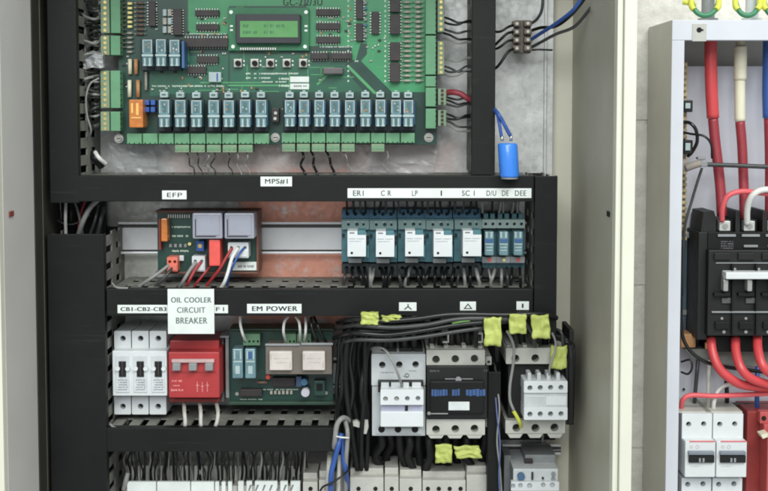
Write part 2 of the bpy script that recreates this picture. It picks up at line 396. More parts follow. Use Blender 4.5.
# ================================================================ WIRING DUCTS
def comb_h(b, X0, X1, Z0, Z1, dep):
    for a, c in ((4, 18), (36, 52), (78, dep-4)): b.wbox(X0, X1, -c/1000, -a/1000, Z0, Z1)
    x = X0
    while x < X1-.003:
        for a, c in ((18, 36), (52, 78)): b.wbox(x, min(x+.0098, X1), -c/1000+.00002, -a/1000-.00002, Z0, Z1)
        x += .0163
def comb_v(b, X0, X1, Z0, Z1, dep):
    for a, c in ((4, 18), (36, 52), (78, dep-4)): b.wbox(X0, X1, -c/1000, -a/1000, Z0, Z1)
    z = Z0
    while z < Z1-.003:
        for a, c in ((18, 36), (52, 78)): b.wbox(X0, X1, -c/1000+.00002, -a/1000-.00002, z, min(z+.0095, Z1))
        z += .0163
def duct(label, x0, y0, x1, y1, vertical=False, dep=92):
    X0, X1, Z0, Z1 = rect(x0, y0, x1, y1, dep)
    t = thing('wiring_duct', label, 'wiring duct', ((x0+x1)/2, (y0+y1)/2, 0))
    b = M(); b.wbox(X0, X1, -dep/1000, -(dep-3)/1000, Z0, Z1, .0008)
    if vertical:
        b.wbox(X0, X0+.0013, -(dep-3.02)/1000, -(dep-9)/1000, Z0, Z1); b.wbox(X1-.0013, X1, -(dep-3.02)/1000, -(dep-9)/1000, Z0, Z1)
    else:
        b.wbox(X0, X1, -(dep-3.02)/1000, -(dep-9)/1000, Z0, Z0+.0013); b.wbox(X0, X1, -(dep-3.02)/1000, -(dep-9)/1000, Z1-.0013, Z1)
    lid = b.done('cover', BLK, t)
    for k in (0, 1):
        b = M()
        if vertical: comb_v(b, (X0+.0018 if k == 0 else X1-.0033), (X0+.0033 if k == 0 else X1-.0018), Z0+.001, Z1-.001, dep)
        else: comb_h(b, X0+.001, X1-.001, (Z0+.0018 if k == 0 else Z1-.0033), (Z0+.0033 if k == 0 else Z1-.0018), dep)
        b.done('slotted_wall', DUCTW, t)
    M().wbox(X0+.002, X1-.002, -.0035, -.0005, Z0+.002, Z1-.002).done('base', BLK2, t)
    return t
def tape(t, x0, y0, x1, y1, parts, d=92, slope=0, label=None, m=INK, y2=None):
    b = M(); b.box(x0, y0, x1, y1, d+.1, d+.9, .3); o = b.done('name_label', PAPER, t, label)
    for s, a, c in parts: text(s, a, y0+2.2, c, y1-2.2, d+1.0, m, o)
    return o
duct_u = duct('black horizontal wiring duct just below the large green circuit board', 77.5, 175.5, 534, 201.5)
duct_m = duct('black horizontal wiring duct just above the oil cooler card', 106.5, 289, 533, 316)
duct_b = duct('black horizontal wiring duct below the row of breakers', 106.5, 428, 333, 452)
duct_l = duct('narrow black vertical wiring duct left of the large green circuit board', 48, -40, 77, 203, True)
duct_ll = duct('wide black vertical wiring duct at lower left beside the white breakers', 49.5, 234, 106, 560, True)
duct_r = duct('black vertical wiring duct between the green circuit board and the blue capacitor', 472, -40, 495.5, 175, True)
duct_rr = duct('black vertical wiring duct at the right end of the relay row', 534.5, 176, 557, 338, True)
duct_s = duct('slim black vertical wiring duct between the two beige-topped contactors', 487.5, 372, 500.5, 540, True, 82)
tape(duct_u, 162, 190.5, 186.5, 199.3, [('EFP', 167, 182)], label='white label reading EFP')
tape(duct_u, 260.5, 176.6, 292, 186.4, [('MPS#1', 265, 287.5)], label='white label reading MPS#1')
tape(duct_u, 347.5, 188.3, 531.5, 198, [('ER1', 353, 363.5), ('C R', 381, 391), ('LP', 412, 417.5), ('I', 440.7, 442), ('SC 1', 462, 474.5), ('D/U', 486.5, 496), ('DE', 502, 508.5), ('DEE', 515, 526)], label='long white label strip over the relays')
o_ = duct_u.children[-1]
tape(duct_m, 117.5, 305, 228, 313.3, [('CB1-CB2-CB3', 120.5, 166), ('F1', 216, 224)], label='white label strip reading CB1-CB2-CB3')
tape(duct_m, 247, 304, 301.5, 313.3, [('EM POWER', 252, 297)], label='white label reading EM POWER')
l1 = tape(duct_m, 399, 302.5, 416.5, 311, [], label='white label with a star symbol')
M().poly([(407.5, 304), (408.6, 304), (408.6, 306.3), (412, 309.3), (411, 309.8), (408, 307.2), (405, 309.8), (404, 309.3), (407.5, 306.3)], 92.9, 93.1).done('star_symbol', INK, l1)
l2 = tape(duct_m, 460, 301.7, 476, 310.5, [], label='white label with a delta symbol')
b = M(); b.poly([(468, 303.4), (472.5, 309), (471.2, 309), (468, 304.9)], 92.9, 93.1); b.poly([(468, 303.4), (463.5, 309), (464.8, 309), (468, 304.9)], 92.9, 93.1); b.box(464.8, 308.2, 471.2, 309, 92.9, 93.1, 0); b.done('delta_symbol', INK, l2)
tape(duct_m, 516.5, 301.5, 529, 310, [('I', 521.8, 523.6)], label='white label reading I')
# clear clip ends at duct corners
b = M(); b.tube([(110, 424, 86), (114, 427.5, 88), (122, 428.2, 88)], 1.2); tag(b.done('cable_end', WGRY), 'short grey cable end at the left end of the lower duct', 'cable')
# ---- card
card = thing('warning_card', 'white square card reading OIL COOLER CIRCUIT BREAKER above the red breaker', 'card', (191, 311, 94))
b = M(); b.box(167.7, 289, 214.2, 334, 94.5, 95.6, .3); o = b.done('sheet', PAPER, card)
INKL = mat('faded label ink', (96, 112, 112), .6)
text('OIL COOLER', 171, 297.3, 211, 302.6, 95.7, INKL, card); text('CIRCUIT', 177, 307.3, 205, 312.8, 95.7, INKL, card); text('BREAKER', 176, 317.6, 207, 323.6, 95.7, INKL, card)
# ================================================================ MAIN CIRCUIT BOARD
brd = thing('circuit_board', 'large green controller circuit board with small display and rows of clear relays', 'circuit board', (275, 140, 20))
D = 32.0
b = M(); b.box(118.5, -30, 437, 144.5, 30, D, .2)
mb = b.done('board', PCBD, brd)
b = M()
b.poly([(305, -25), (425, -25), (425, 92), (392, 92), (360, 60), (352, 60), (352, 46), (308, 46)], D, D+.12)
b.poly([(188, -25), (304, -25), (304, 6), (229, 6), (229, 34), (188, 34)], D, D+.12)
b.done('copper_pour', PCBL, brd)
b = M(); b.poly([(150, 60), (228, 52), (228, 90), (150, 96)], D, D+.1); b.poly([(230, 54), (310, 54), (310, 62), (352, 62), (384, 92), (230, 92)], D, D+.1); b.done('copper_pour', PCBM, brd)
b = M(); rr = random.Random(5)
for k in range(46):
    x = rr.uniform(188, 380); y = rr.choice([rr.uniform(2, 92)]); l = rr.uniform(6, 26)
    if rr.random() < .6: b.box(x, y, min(x+l, 424), y+.7, D+.12, D+.22, 0)
    else: b.box(x, y, x+.7, min(y+l, 94), D+.12, D+.22, 0)
b.poly([(346, 66), (350, 66), (378, 94), (374, 94)], D+.12, D+.24); b.poly([(316, 84), (318, 85), (330, 74), (328, 73)], D+.12, D+.24)
b.box(228, 84.6, 310, 86, D+.12, D+.24, 0); b.box(200, 82, 262, 83, D+.12, D+.24, 0)
b.done('trace', mat('pale green trace', (84, 160, 104), .4), brd)
M().poly([(361, 41), (367, 41), (367, 54), (359, 63), (392, 94), (366, 94), (352, 78), (345, 64), (356, 60)], D+.13, D+.2).done('dark_trace', PCBD, brd)
b = M()
for x0, x1, y, h in ((152, 224, 85, 2), (246, 298, 72.5, 2), (246, 270, 77, 1.8), (262, 286, 81, 1.6), (279, 289, 77.5, 2.4), (279, 289, 84.5, 2.4), (320, 352, 46, 1.5), (262, 276, 66, 1), (186, 226, 33, 1.6), (354, 358, 60, 2), (282, 286, 108, 2), (352, 356, 20, 2)):
    greek(b, x0, x1, y, h, D+.25, seed=x0)
for y in range(0, 84, 5):
    b.box(347.5, y, 349, y+1.8, D+.25, D+.4, 0); b.box(384.5, y, 386, y+2, D+.25, D+.4, 0)
b.into(mb, SILK)
text('GC-2.2/3U', 283, -1.5, 322, 5.5, D+.3, mat('dark legend', (18, 52, 34), .5), brd)
b = M(); b.box(290, 76.4, 309, 82.2, D+.2, D+.7, .2); o1 = b.done('sticker', PAPER, brd)
b = M(); b.box(290, 83.4, 309, 89.2, D+.2, D+.7, .2); o1 = b.done('sticker', PAPER, brd); b = M(); greek(b, 293, 307, 85, 2, D+.71, 4, .1); b.done('print', INKG, o1)
# -- display
b = M(); b.box(228, 7.5, 309, 50.5, 36, 38, .3); dis = b.done('display', mat('display board green', (38, 118, 78), .4), brd, 'small character display on its own bright green board')
b = M(); b.box(235.5, 14, 300.5, 43.5, 38.1, 46, .8); b.done('bezel', BEZ, dis)
b = M(); b.box(240, 20.8, 297.8, 37.2, 46.05, 46.6, .1); b.done('screen', LCDG, dis)
b = M(); rr = random.Random(2)
for y in (24, 30.5):
    for x in range(243, 294, 3):
        if (y < 28 and (262 < x < 285 or x < 248)) or (y > 28 and (x < 256 or 262 < x < 276)): greek(b, x, x+2, y, 3.6, 46.61, x, .08)
b.done('characters', LCDD, dis)
SOL = mat('solder', (222, 232, 224), .3, .3)
for x, y in ((231, 12), (306, 12), (233, 46.5), (305, 46.5)): b = M(); b.cyl(x, y, 1.9, 38.02, 39.2, 14); b.done('mounting_screw', SOL, dis)
for x, y in ((231.5, 26), (231.5, 30), (306, 26), (306, 30.5)): b = M(); b.box(x-1.6, y-1, x+1.6, y+1, 38.05, 38.8, .2); b.done('solder_pad', SOL, dis)
b = M()
for k in range(16): b.box(240+k*2.3, 47.5, 241.6+k*2.3, 50, 38.1, 41, .2)
b.done('pin_header', PIN, dis)
# -- push buttons
for i, x in enumerate((237.7, 254.4, 270, 286.6, 303)):
    if i == 0:
        b = M(); b.box(x-4.2, 58.8, x+4.2, 67.4, D+.2, 37, .6); bt = b.done('push_button', METAL, brd); x0_ = x
        b = M(); b.cyl(x, 63.1, 2.7, 37.02, 41, 18); b.done('button_cap', HOLE, bt)
        b = M()
        b.box(x+5.4, 60, x+7, 62, D+.2, D+1, .2); b.done('solder_pad', MATS['solder'], bt)
        b = M(); b.box(x+5.4, 64, x+7, 66, D+.2, D+1, .2); b.done('solder_pad', MATS['solder'], bt)
    else: dpart(bt, P(x, 63, 37)-P(x0_, 63, 37))
# -- chips
def chip(x0, y0, x1, y1, h=4, pins='h', par=None):
    b = M(); b.box(x0, y0, x1, y1, D+1, D+1+h, .5); c = b.done('chip', CHIP, par or brd)
    b = M()
    if pins == 'h':
        n = max(3, int((x1-x0)/2.6))
        for k in range(n):
            x = x0+(k+.5)*(x1-x0)/n
            for a, e in ((y0-1.7, y0-.1), (y1+.1, y1+1.7)): b.box(x-.5, a, x+.5, e, D+.3, D+2.2, .1)
    else:
        n = max(3, int((y1-y0)/2.6))
        for k in range(n):
            y = y0+(k+.5)*(y1-y0)/n
            for a, e in ((x0-1.7, x0-.1), (x1+.1, x1+1.7)): b.box(a, y-.5, e, y+.5, D+.3, D+2.2, .1)
    b.done('pins', PIN, c)
    return c
for a in ((195, 10, 219, 16), (196, 24, 219, 30), (184, 38, 228, 47, 8), (197, 56, 218, 63), (187, 66.5, 206, 73.5), (316, 9, 340, 15.5), (316, 23, 340, 29.5), (316, 36.5, 340, 43), (311, 53, 328, 59, 6), (331, 53, 352, 59, 6)): chip(*a)
for a in ((356, -6, 363, 19), (356, 23, 363, 41), (371.5, 11.5, 379, 34), (390, -8, 400, 12, 7), (390, 14, 400, 34, 7), (390, 42, 400, 60.5, 7), (390, 62.5, 400, 82, 7), (173, 9, 182, 35), (148.5, 1, 155.5, 26)): chip(*a, pins='v') if len(a) == 4 else chip(*a[:4], a[4], 'v')
b = M(); b.box(208.5, 72, 221, 82, D+.3, D+6, .8); cr = b.done('crystal', RELF, brd); b = M(); b.box(216.5, 73, 218, 81, D+6.05, D+6.3, .1); b.done('crystal_stripe', WBLU, cr)
b = M(); b.box(323, 67.5, 343, 74, D+.3, D+12, 1.2); b.done('capacitor', mat('brown grey capacitor', (96, 90, 92), .4), brd)
# -- resistors: columns on both edges
def resistor(x, y, l=9, m=None, r=1.25):
    b = M(); p0 = P(x-l/2, y, D+3); p1 = P(x+l/2, y, D+3); q = p0.lerp(p1, .2); w_ = p0.lerp(p1, .8)
    b.tube(None, r, 8, wpts=[q, w_]); o = b.done('resistor', m or RES1, brd)
    b = M(); b.tube(None, .35, 6, wpts=[p0+Vector((0, .003, 0)), p0, q]); b.tube(None, .35, 6, wpts=[w_, p1, p1+Vector((0, .003, 0))]); b.done('leads', PIN, o)
    return o
RES1 = mat('pale resistor', (176, 172, 160), .5, var=.3, scale=400); RES2 = mat('brown resistor', (120, 96, 84), .5, var=.3, scale=400)
r_ = resistor(407, 2, 11); r2 = resistor(418.5, 2, 10, r=1.5)
for k in range(1, 17):
    y = 2+k*4.9
    if y > 84: break
    dpart(r_, P(407, y, D)-P(407, 2, D)); dpart(r2, P(418.5, y, D)-P(418.5, 2, D))
r3 = resistor(140, 3, 12, RES2, 1.1); r4 = resistor(122, 3, 7, RES2, 1.1)
for k in range(1, 11):
    y = 3+k*4.4
    if y < 36: dpart(r3, P(140, y, D)-P(140, 3, D))
    dpart(r4, P(122, y, D)-P(122, 3, D))
r5 = resistor(130, 33, 7, RES1, 1.2)
for k in range(1, 5): dpart(r5, P(130, 33+k*4.7, D)-P(130, 33, D))
b = M(); b.box(127.3, 2, 132, 4.6, D+.3, D+5, .8); ld = b.done('indicator_lamp', LEDY, brd, 'small pale yellow indicator lamp')
for k in range(1, 6): dpart(ld, P(129, 2+k*4.6, D)-P(129, 2, D))
for k, (x, y0, y1, mm_) in enumerate(((130, 59, 74, SLEEV), (136, 59, 74, TAN), (129.5, 80, 97, SLEEV), (138, 80, 97, TAN), (146, 72, 90, RES1))):
    b = M(); b.tube([(x, y0, D+4), (x, y1, D+4)], 2 if k < 4 else 1.4, 12); b.done('capacitor', mm_, brd)
for k in range(3):
    for j in range(2):
        b = M(); b.box(162.5+j*5, 9+k*8.5, 166.5+j*5, 16+k*8.5, D+.3, D+4, .8); b.done('capacitor', RES1 if (k+j) % 2 else RELF, brd)
for k in range(7):
    b = M(); b.box(363.8, 1+k*5.6, 367, 4+k*5.6, D+.3, D+3.5, .4); b.done('capacitor', TEAL2 if k % 3 == 1 else GREYP, brd)
rr = random.Random(77); base = []
for m_, s_ in ((RES1, (2.6, 1.5)), (CHIP, (3, 2)), (TAN, (1.5, 2.6)), (PIN, (1.6, 1.6))):
    q = M(); q.box(200, 50, 200+s_[0], 50+s_[1], D+.2, D+1.8, .3); base.append(q.done('small_component', m_, brd))
zones = [(229, 308, 52, 57), (150, 186, 68, 96), (186, 230, 75, 90), (312, 345, 60, 90), (142, 172, 2, 36), (186, 226, 17, 23), (186, 226, 31, 36), (340, 356, 4, 52), (318, 345, 16, 22), (318, 345, 30, 35), (364, 384, 36, 60), (222, 229, 50, 80), (120, 128, 55, 100), (150, 262, 86, 91)]
for k in range(88):
    zn = rr.choice(zones); x = rr.uniform(zn[0], zn[1]); y = rr.uniform(zn[2], zn[3]); dpart(rr.choice(base), P(x, y, D)-P(200, 50, D))
# -- clear relays
RR = random.Random(31)
def relay(cx, y0, y1, w, clip=True):
    cx += RR.uniform(-.35, .35); y0 += RR.uniform(-.4, .4); h = y1-y0; T = 58+RR.uniform(-.8, .8)
    b = M(); b.box(cx-w/2, y0, cx+w/2, y1, D+9, T, .8); r = b.done('relay', RELC, brd)
    b = M(); q = .9
    b.box(cx-w/2+.3, y0+.6, cx-w/2+q+.3, y0+h*.48, T+.02, T+.5, .1); b.box(cx+w/2-q-.3, y0+.6, cx+w/2-.3, y0+h*.48, T+.02, T+.5, .1)
    b.box(cx-w/2+.3, y0-.4, cx+w/2-.3, y0+.6, T+.02, T+.6, .1)
    b.box(cx-w/2-.6, y0+h*.55, cx+w/2+.6, y0+h*.63, T+.02, T+1.2, .2)
    b.box(cx-w*.33, y0+h*.7, cx-w*.16, y1-.5, T+.02, T+.8, .1); b.box(cx+w*.16, y0+h*.7, cx+w*.33, y1-.5, T+.02, T+.8, .1)
    b.box(cx-w*.4, y1-1.6, cx-w*.1, y1-.2, T+.82, T+1.2, .1); b.box(cx+w*.1, y1-1.6, cx+w*.4, y1-.2, T+.82, T+1.2, .1)
    b.done('moulding', RELF, r)
    b = M(); b.box(cx-w*.2, y0+2, cx+w*.22, y0+h*.45, T+.02, T+.25, .1); b.box(cx-w*.1, y0+h*.66, cx+w*.1, y1-1.4, T+.02, T+.3, .1); b.done('coil', RELD, r)
    b = M()
    for _ in range(RR.randint(2, 4)):
        gx = cx+RR.uniform(-w*.3, w*.15); gy = RR.uniform(y0+2, y0+h*.42); b.box(gx, gy, gx+RR.uniform(.5, 1.8), gy+RR.uniform(.5, 2.4), T+.27, T+.4, .05)
    b.done('glint', RR.choice([RELF, RELF, METAL, TAN]), r)  # small boxes standing for glints on the clear window
    b = M(); b.box(cx-w/2-1.6, y0-1, cx+w/2+1.9, y1+4.5, D+.2, D+8.8, .6); b.done('socket', mat('dark blue grey socket', (30, 42, 50), .4), r)
    b = M(); b.box(cx+w/2+.5, y0+1, cx+w/2+1.6, y1-2, D+9, D+15, .2); b.done('side_strip', RELB, r)
    if clip:
        b = M(); b.box(cx-4.4, y0-8.5, cx+3.8, y0-2.6, D+.3, D+10, 1); b.box(cx-1.6, y0-10, cx+1.4, y0-8.7, D+.3, D+8, .4); b.done('clip', RELF, r)
        b = M(); b.box(cx-2.4, y0-6.6, cx+1.8, y0-4.8, D+10.05, D+10.3, .1); b.done('clip_slot', RELD, r)
    return r
ra = relay(164.4, 100.5, 127, 10.5)
for x in (180.4, 196.6, 213.3, 228.8, 245, 261.4): relay(x, 100.5, 127, 10.5)
rb = relay(289.6, 100.5, 126.5, 10)
for x in (303.8, 319.1, 334.6, 350, 365.3, 380.4, 395.7, 408.5): relay(x, 100.5, 126.5, 10)
rc = relay(147, 40, 66, 10, False)
for x in (160.8, 174.3): relay(x, 40, 66, 10, False)
b = M(); b.box(181.5, 41, 184.3, 68, D+.3, 55, .4); b.done('blue_strip', RELB, brd)
b = M(); b.box(129, 99.5, 143, 127.5, D+.2, 56, 1); orr = b.done('orange_relay', ORNG, brd, 'orange relay in the lower left corner of the board')
b = M(); b.box(131, 103, 133, 113, 56.02, 56.4, .1); b.box(136, 103, 138.5, 115, 56.02, 56.4, .1); b.box(131, 117, 141, 118.4, 56.02, 56.4, .1); b.done('moulding', mat('light orange', (236, 190, 110), .3), orr)
b = M()
for q in ((144.5, 100, 149, 105), (150.5, 100, 155, 105), (144.5, 107, 149, 112), (150.5, 107, 155, 112)): b.box(*q, D+.3, 44, .5)
b.done('blue_jumper', BLUE, brd)
b = M(); b.box(271.5, 108, 279, 122, D+.3, 42, .6); jp = b.done('jumper_block', CHIP, brd)
b = M(); b.cyl(275.5, 113, 1.6, 42.02, 43, 12); b.cyl(275, 118.5, 1.6, 42.02, 43, 12); b.done('pins', PIN, jp)
for x, y in ((118.8, 138.5), (275.2, 137.5), (428.8, 137.5)):
    b = M(); b.cyl(x, y, 4.6, D+.2, D+1.2, 20); s_ = b.done('corner_screw', METAL, brd)
    b = M(); b.cyl(x, y, 2.7, D+1.22, D+3.5, 18); b.done('screw_head', METAL, s_); b = M(); b.box(x-2, y-.4, x+2, y+.4, D+3.52, D+3.7, .1); b.done('screw_slot', HOLE, s_)
# -- edge connectors
def conn(x0, y0, x1, y1, side, n, name='terminal_header'):
    b = M(); b.box(x0, y0, x1, y1, D+.2, 46, .6); c = b.done(name, TGRN, brd)
    b = M()
    for k in range(n):
        if side in 'LR':
            y = y0+(k+.5)*(y1-y0)/n; x = x1-.6 if side == 'R' else x1+.2
            b.box(x, y-.5, x+1.6, y+.5, 46.02, 46.6, 0)
        else:
            x = x0+(k+.5)*(x1-x0)/n; b.box(x-.5, y1-1.4, x+.5, y1-.3, 46.02, 46.3, 0)
    b.done('ribs', HOLE, c)
def plug(x0, y0, x1, y1, n, vert=True, m=TGR2, sm=BRASS):
    b = M(); b.box(x0, y0, x1, y1, 26, 47, .6); c = b.done('terminal_plug', m, brd)
    b = M()
    for k in range(n):
        x, y = ((x0+x1)/2, y0+(k+.5)*(y1-y0)/n) if vert else (x0+(k+.5)*(x1-x0)/n, (y0+y1)/2)
        b.cyl(x, y, 1.6, 47.02, 47.6, 10)
    b.done('screws', sm, c)
for y0, y1, n in ((-12, 33, 8), (35.5, 55, 4), (70.5, 108, 7), (111.5, 131, 4)):
    conn(110.5, y0, 120.2, y1, 'L', n); plug(100.5, y0, 109.3, y1, n)
for y0, y1, n in ((-12, 34, 8), (35.5, 74.5, 8), (76, 86.5, 2), (87.5, 106.5, 4), (108.5, 128.5, 4)):
    conn(425.6, y0, 436, y1, 'R', n)
plug(437.6, -12, 444.5, 32, 8); plug(437.6, 41, 444.5, 74.5, 7); plug(438, 88.5, 446.5, 105, 4, m=TGR2, sm=CHIP); plug(438, 110, 446.5, 126, 4, m=TGR2, sm=CHIP)
for i in range(9):
    x = 126.8+i*15.9; conn(x, 133.5, x+14.9, 144, 'B', 3)
    if 3 <= i <= 7: plug(x+.3, 144.8, x+14.4, 152.5, 3, False, sm=TGRN)
    x = 281.6+i*14.9; conn(x, 133, x+13.9, 143, 'B', 3)
    if i in (0, 1, 2, 3, 4, 6): plug(x+.3, 143.8, x+13.4, 151.8, 3, False, sm=TGRN)
# ================================================================ RAILS
def rail(label, x0, x1, y0, y1):
    t = thing('mounting_rail', label, 'metal rail', ((x0+x1)/2, (y0+y1)/2, 0))
    b = M(); h = y1-y0
    b.box(x0, y0+5.8, x1, y1-4.2, .2, 8, .2)
    b.box(x0, y0, x1, y0+2.4, 13, 15, .5); b.box(x0, y1-2.2, x1, y1, 13, 15, .5)
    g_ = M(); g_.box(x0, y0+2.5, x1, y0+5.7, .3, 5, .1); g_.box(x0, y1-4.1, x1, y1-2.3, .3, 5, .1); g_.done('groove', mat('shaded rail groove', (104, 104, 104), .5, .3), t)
    b.done('rail', RAIL, t)
    return t
rail('shiny zinc mounting rail behind the two grey relays and the row of white relays', 118, 530, 222, 254)
rail('zinc mounting rail behind the white breakers, its end showing by the power board', 112, 350, 358, 388)
# ================================================================ SMALL CONTROL BOARD (middle row)
D2 = 46
t = thing('relay_board', 'small green circuit board with two square grey relays and a red relay', 'circuit board', (207, 242, 20))
b = M(); b.box(157.5, 213, 256, 271.5, D2-2, D2, .2); sb = b.done('board', PCBD, t)
b = M(); b.box(155.5, 210.5, 258.5, 212.8, 18, D2+2, .5); b.done('carrier', mat('rust red board carrier', (112, 74, 60), .5), t); b = M(); b.box(155.5, 271.8, 258.5, 274, 18, D2+2, .5); b.done('carrier', MATS['rust red board carrier'], t); b = M(); b.box(256.2, 213, 258.4, 271.6, 18, D2+3, .3); b.done('carrier', MATS['rust red board carrier'], t)
b = M(); b.box(161, 218.5, 167.3, 241.5, D2+.2, 62, 1); r = b.done('orange_relay', ORNG, t)
b = M(); b.box(158.8, 219, 160.7, 250, D2+.2, 56, .3); b.done('dark_strip', DKRED, t)
for x0, x1 in ((192.3, 222.3), (224.3, 254.2)):
    b = M(); b.box(x0, 213, x1, 238.8, D2+.2, 74, 1.5); r = b.done('grey_relay', mat('grey relay', (156, 158, 172), .3, var=.04), t)
    b = M(); b.box(x0+4.5, 215.8, x1-3, 235.4, 74.02, 75, .8); b.done('raised_face', MATS['grey relay'], r)
    b = M(); b.box(x0+2.6, 219, x0+3.6, 236.8, 74.02, 74.3, .1); b.box(x0+2.6, 236, x1-6.5, 237, 74.02, 74.35, .1); b.done('groove', CHIP, r)
b = M(); b.box(196, 241, 204, 251.2, D2+.2, 58, .6); r = b.done('blue_trimmer', BLUE, t); b = M(); b.cyl(200, 246, 2.2, 58.02, 58.6, 14); b.done('screw', BRASS, r)
b = M(); b.box(209, 239.8, 220, 266, D2+.2, 70, 1); r = b.done('red_relay', REDR, t)
def tplug(x0, y0, x1, y1, m, n, d=60):
    b = M(); ho = [(x0+(k+.5)*(x1-x0)/n, y0+(y1-y0)*.33, 1.6) for k in range(n)]; b.holed(x0, y0, x1, y1, D2+.2, d, ho, 6); r = b.done('terminal_plug', m, t)
    b = M(); b.box(x0+1, y0+(y1-y0)*.55, x1-1, y1-1, d+.02, d+1.2, .5); b.done('wire_entry', m, r)
tplug(167, 257, 177.5, 271.5, mat('salmon plug', (222, 118, 100), .45), 2); tplug(192, 256, 205, 271.5, WHITE, 2); tplug(228, 242.5, 248.5, 258, WHITE, 3, 64)
b = M(); b.box(179.2, 255.5, 183.8, 261, D2+.2, D2+4, .8); b.done('white_button', WHITE, t)
b = M(); b.cyl(189.5, 244, 1.7, D2+.2, D2+3, 12); b.done('lamp', LEDY, t)
b = M()
for k in range(4): b.box(169+k*5, 244, 171.8+k*5, 247.4, D2+.2, D2+2.5, .4)
b.done('capacitor', GREYP, t)
b = M()
for k in range(10): b.box(168+k*2.3, 214.5, 169+k*2.3, 218, D2+.1, D2+3, .1)
b.done('pin_header', PIN, t)
b = M(); greek(b, 172, 190, 226, 2, D2+.1, 3); greek(b, 172, 190, 250, 2, D2+.1, 5); greek(b, 172, 188, 235, 2, D2+.1, 9); b.into(sb, SILK)
b = M(); b.box(231, 262, 256.5, 270.5, D2+.2, D2+3, .4); r = b.done('sticker', PAPER, t); b = M(); greek(b, 238, 254, 265, 3, D2+3.02, 8, .1); b.done('print', INKG, r)
def wire(label, pts, r, m, group=None, cat='wire', name='wire', seg=10):
    b = M(); b.tube(pts, r, seg); return tag(b.done(name, m), label, cat, group)
wire('red wire beside a grey one at the white two-way plug', [(201, 262, 61), (195, 270, 66), (189, 281, 70), (185, 290, 60)], 1.6, WRED)
wire('grey wire beside the red one at the white two-way plug', [(196, 262, 61), (190, 270, 66), (184, 280, 68), (178, 290, 60)], 1.9, WGRY)
wire('grey wire at the salmon plug running down left into the duct', [(169, 265, 60), (160, 272, 64), (150, 279, 66), (138, 287, 62)], 1.8, WGRY)
wire('dark grey wire crossing low beside the small relay board', [(172, 268, 60), (166, 276, 66), (158, 284, 66), (152, 290, 60)], 1.7, WDGR)
wire('white wire curving down from the three-way white plug', [(238, 248, 65), (232, 258, 74), (228, 272, 78), (224, 283, 78), (218, 292, 70)], 1.8, WWHT)
wire('red wire slanting down left from the three-way white plug', [(232, 248, 65), (226, 258, 70), (219, 270, 72), (208, 284, 66), (204, 292, 60)], 1.6, WRED)
wire('blue wire beside the white one at the three-way white plug', [(244, 248, 65), (239, 254, 71), (234, 264, 74), (229, 276, 70), (226, 290, 60)], 1.2, WBLU)
wire('red wire at the left of the red relay going down to the duct', [(214, 262, 56), (204, 274, 64), (196, 284, 64), (192, 291, 58)], 1.3, WRED)
# ================================================================ WHITE RELAYS ON BLUE SOCKETS
t = thing('plug_in_relay', 'first white plug-in relay on a blue socket from the left, under the label ER1', 'relay', (355, 242, 15), 'white plug-in relays in a row')
PX = 28.1
x = 341.5; e = 369.3
b = M(); b.box(x, 219, e, 262, 15.2, 56, .5); b.done('socket', TEAL, t)
b = M(); b.holed(x+.2, 209.5, e-.3, 220, 15.2, 46, [(x+6, 213.8, 1.9), (x+14, 213.8, 1.9), (x+22, 213.8, 1.9)], 9); b.done('upper_terminal', TEAL2, t)
b = M(); b.holed(x+.2, 220.3, e-.3, 229.5, 56.2, 62, [(x+7, 224.5, 1.5), (x+15.5, 224.5, 1.9), (x+22, 224.5, 1.3)], 8); b.done('screw_tier', mat('pale teal', (104, 128, 128), .5), t)
b = M()
for q in (5.5, 13, 20): b.box(x+q, 221, x+q+2.4, 222.6, 62.02, 62.4, .1)
b.done('marking', GREYP, t)
b = M(); b.poly([(x+6, 231), (x+16, 231), (x+16, 235), (x+24.4, 235), (x+24.4, 256.5), (x+6, 256.5)], 56.2, 86); c = b.done('case', WHITE, t)
b = M(); b.box(x+16.4, 230.6, x+24, 234.6, 56.2, 84, .4); b.done('blue_tab', TEAL, t)
b = M(); b.box(x+8, 232.3, x+13, 233.6, 86, 86.15, 0); greek(b, x+7.5, x+22.5, 238.5, .8, 86, 3, .12, .1); greek(b, x+7.5, x+20, 241, .7, 86, 4, .12, .1); b.done('print', INKG, c)
b = M(); b.cyl(x+10.3, 253, 1.3, 86, 86.3, 12); b.done('test_button', HOLE, c)
b = M(); b.box(x+25, 236, x+27.4, 238.5, 56.05, 60, .2); b.box(x+25, 241, x+27.4, 243.5, 56.05, 60, .2); b.box(x+.6, 234, x+3, 237, 56.05, 60, .2); b.done('release_lever', BLK2, t)
b = M(); b.box(x+25.6, 246, x+27.2, 258, 56.05, 62, .3); b.done('clip', mat('aqua clip', (86, 148, 156), .4), t)
b = M(); b.box(x+7, 258.5, x+20, 263, 56.2, 66, .5); b.done('label_holder', GREYP, t)
b = M(); b.holed(x+.2, 263.3, e-.3, 274, 15.2, 50, [(x+5, 268, 1.9), (x+11, 268, 1.9), (x+17, 268, 1.9), (x+23, 268, 1.9)], 9); b.done('lower_terminal', mat('dark socket plastic', (50, 56, 60), .5), t)
lb = ['second white plug-in relay from the left, under the label C R', 'middle white plug-in relay of the five, under the label LP', 'fourth white plug-in relay from the left, under the label I', 'last white plug-in relay of the row, under the label SC 1']
for k in range(4): dup(t, P(355+PX*(k+1)+(-.3, .2, -.1, .3)[k], 242+(.25, -.2, .1, -.35)[k], 60)-P(355, 242, 60), lb[k])
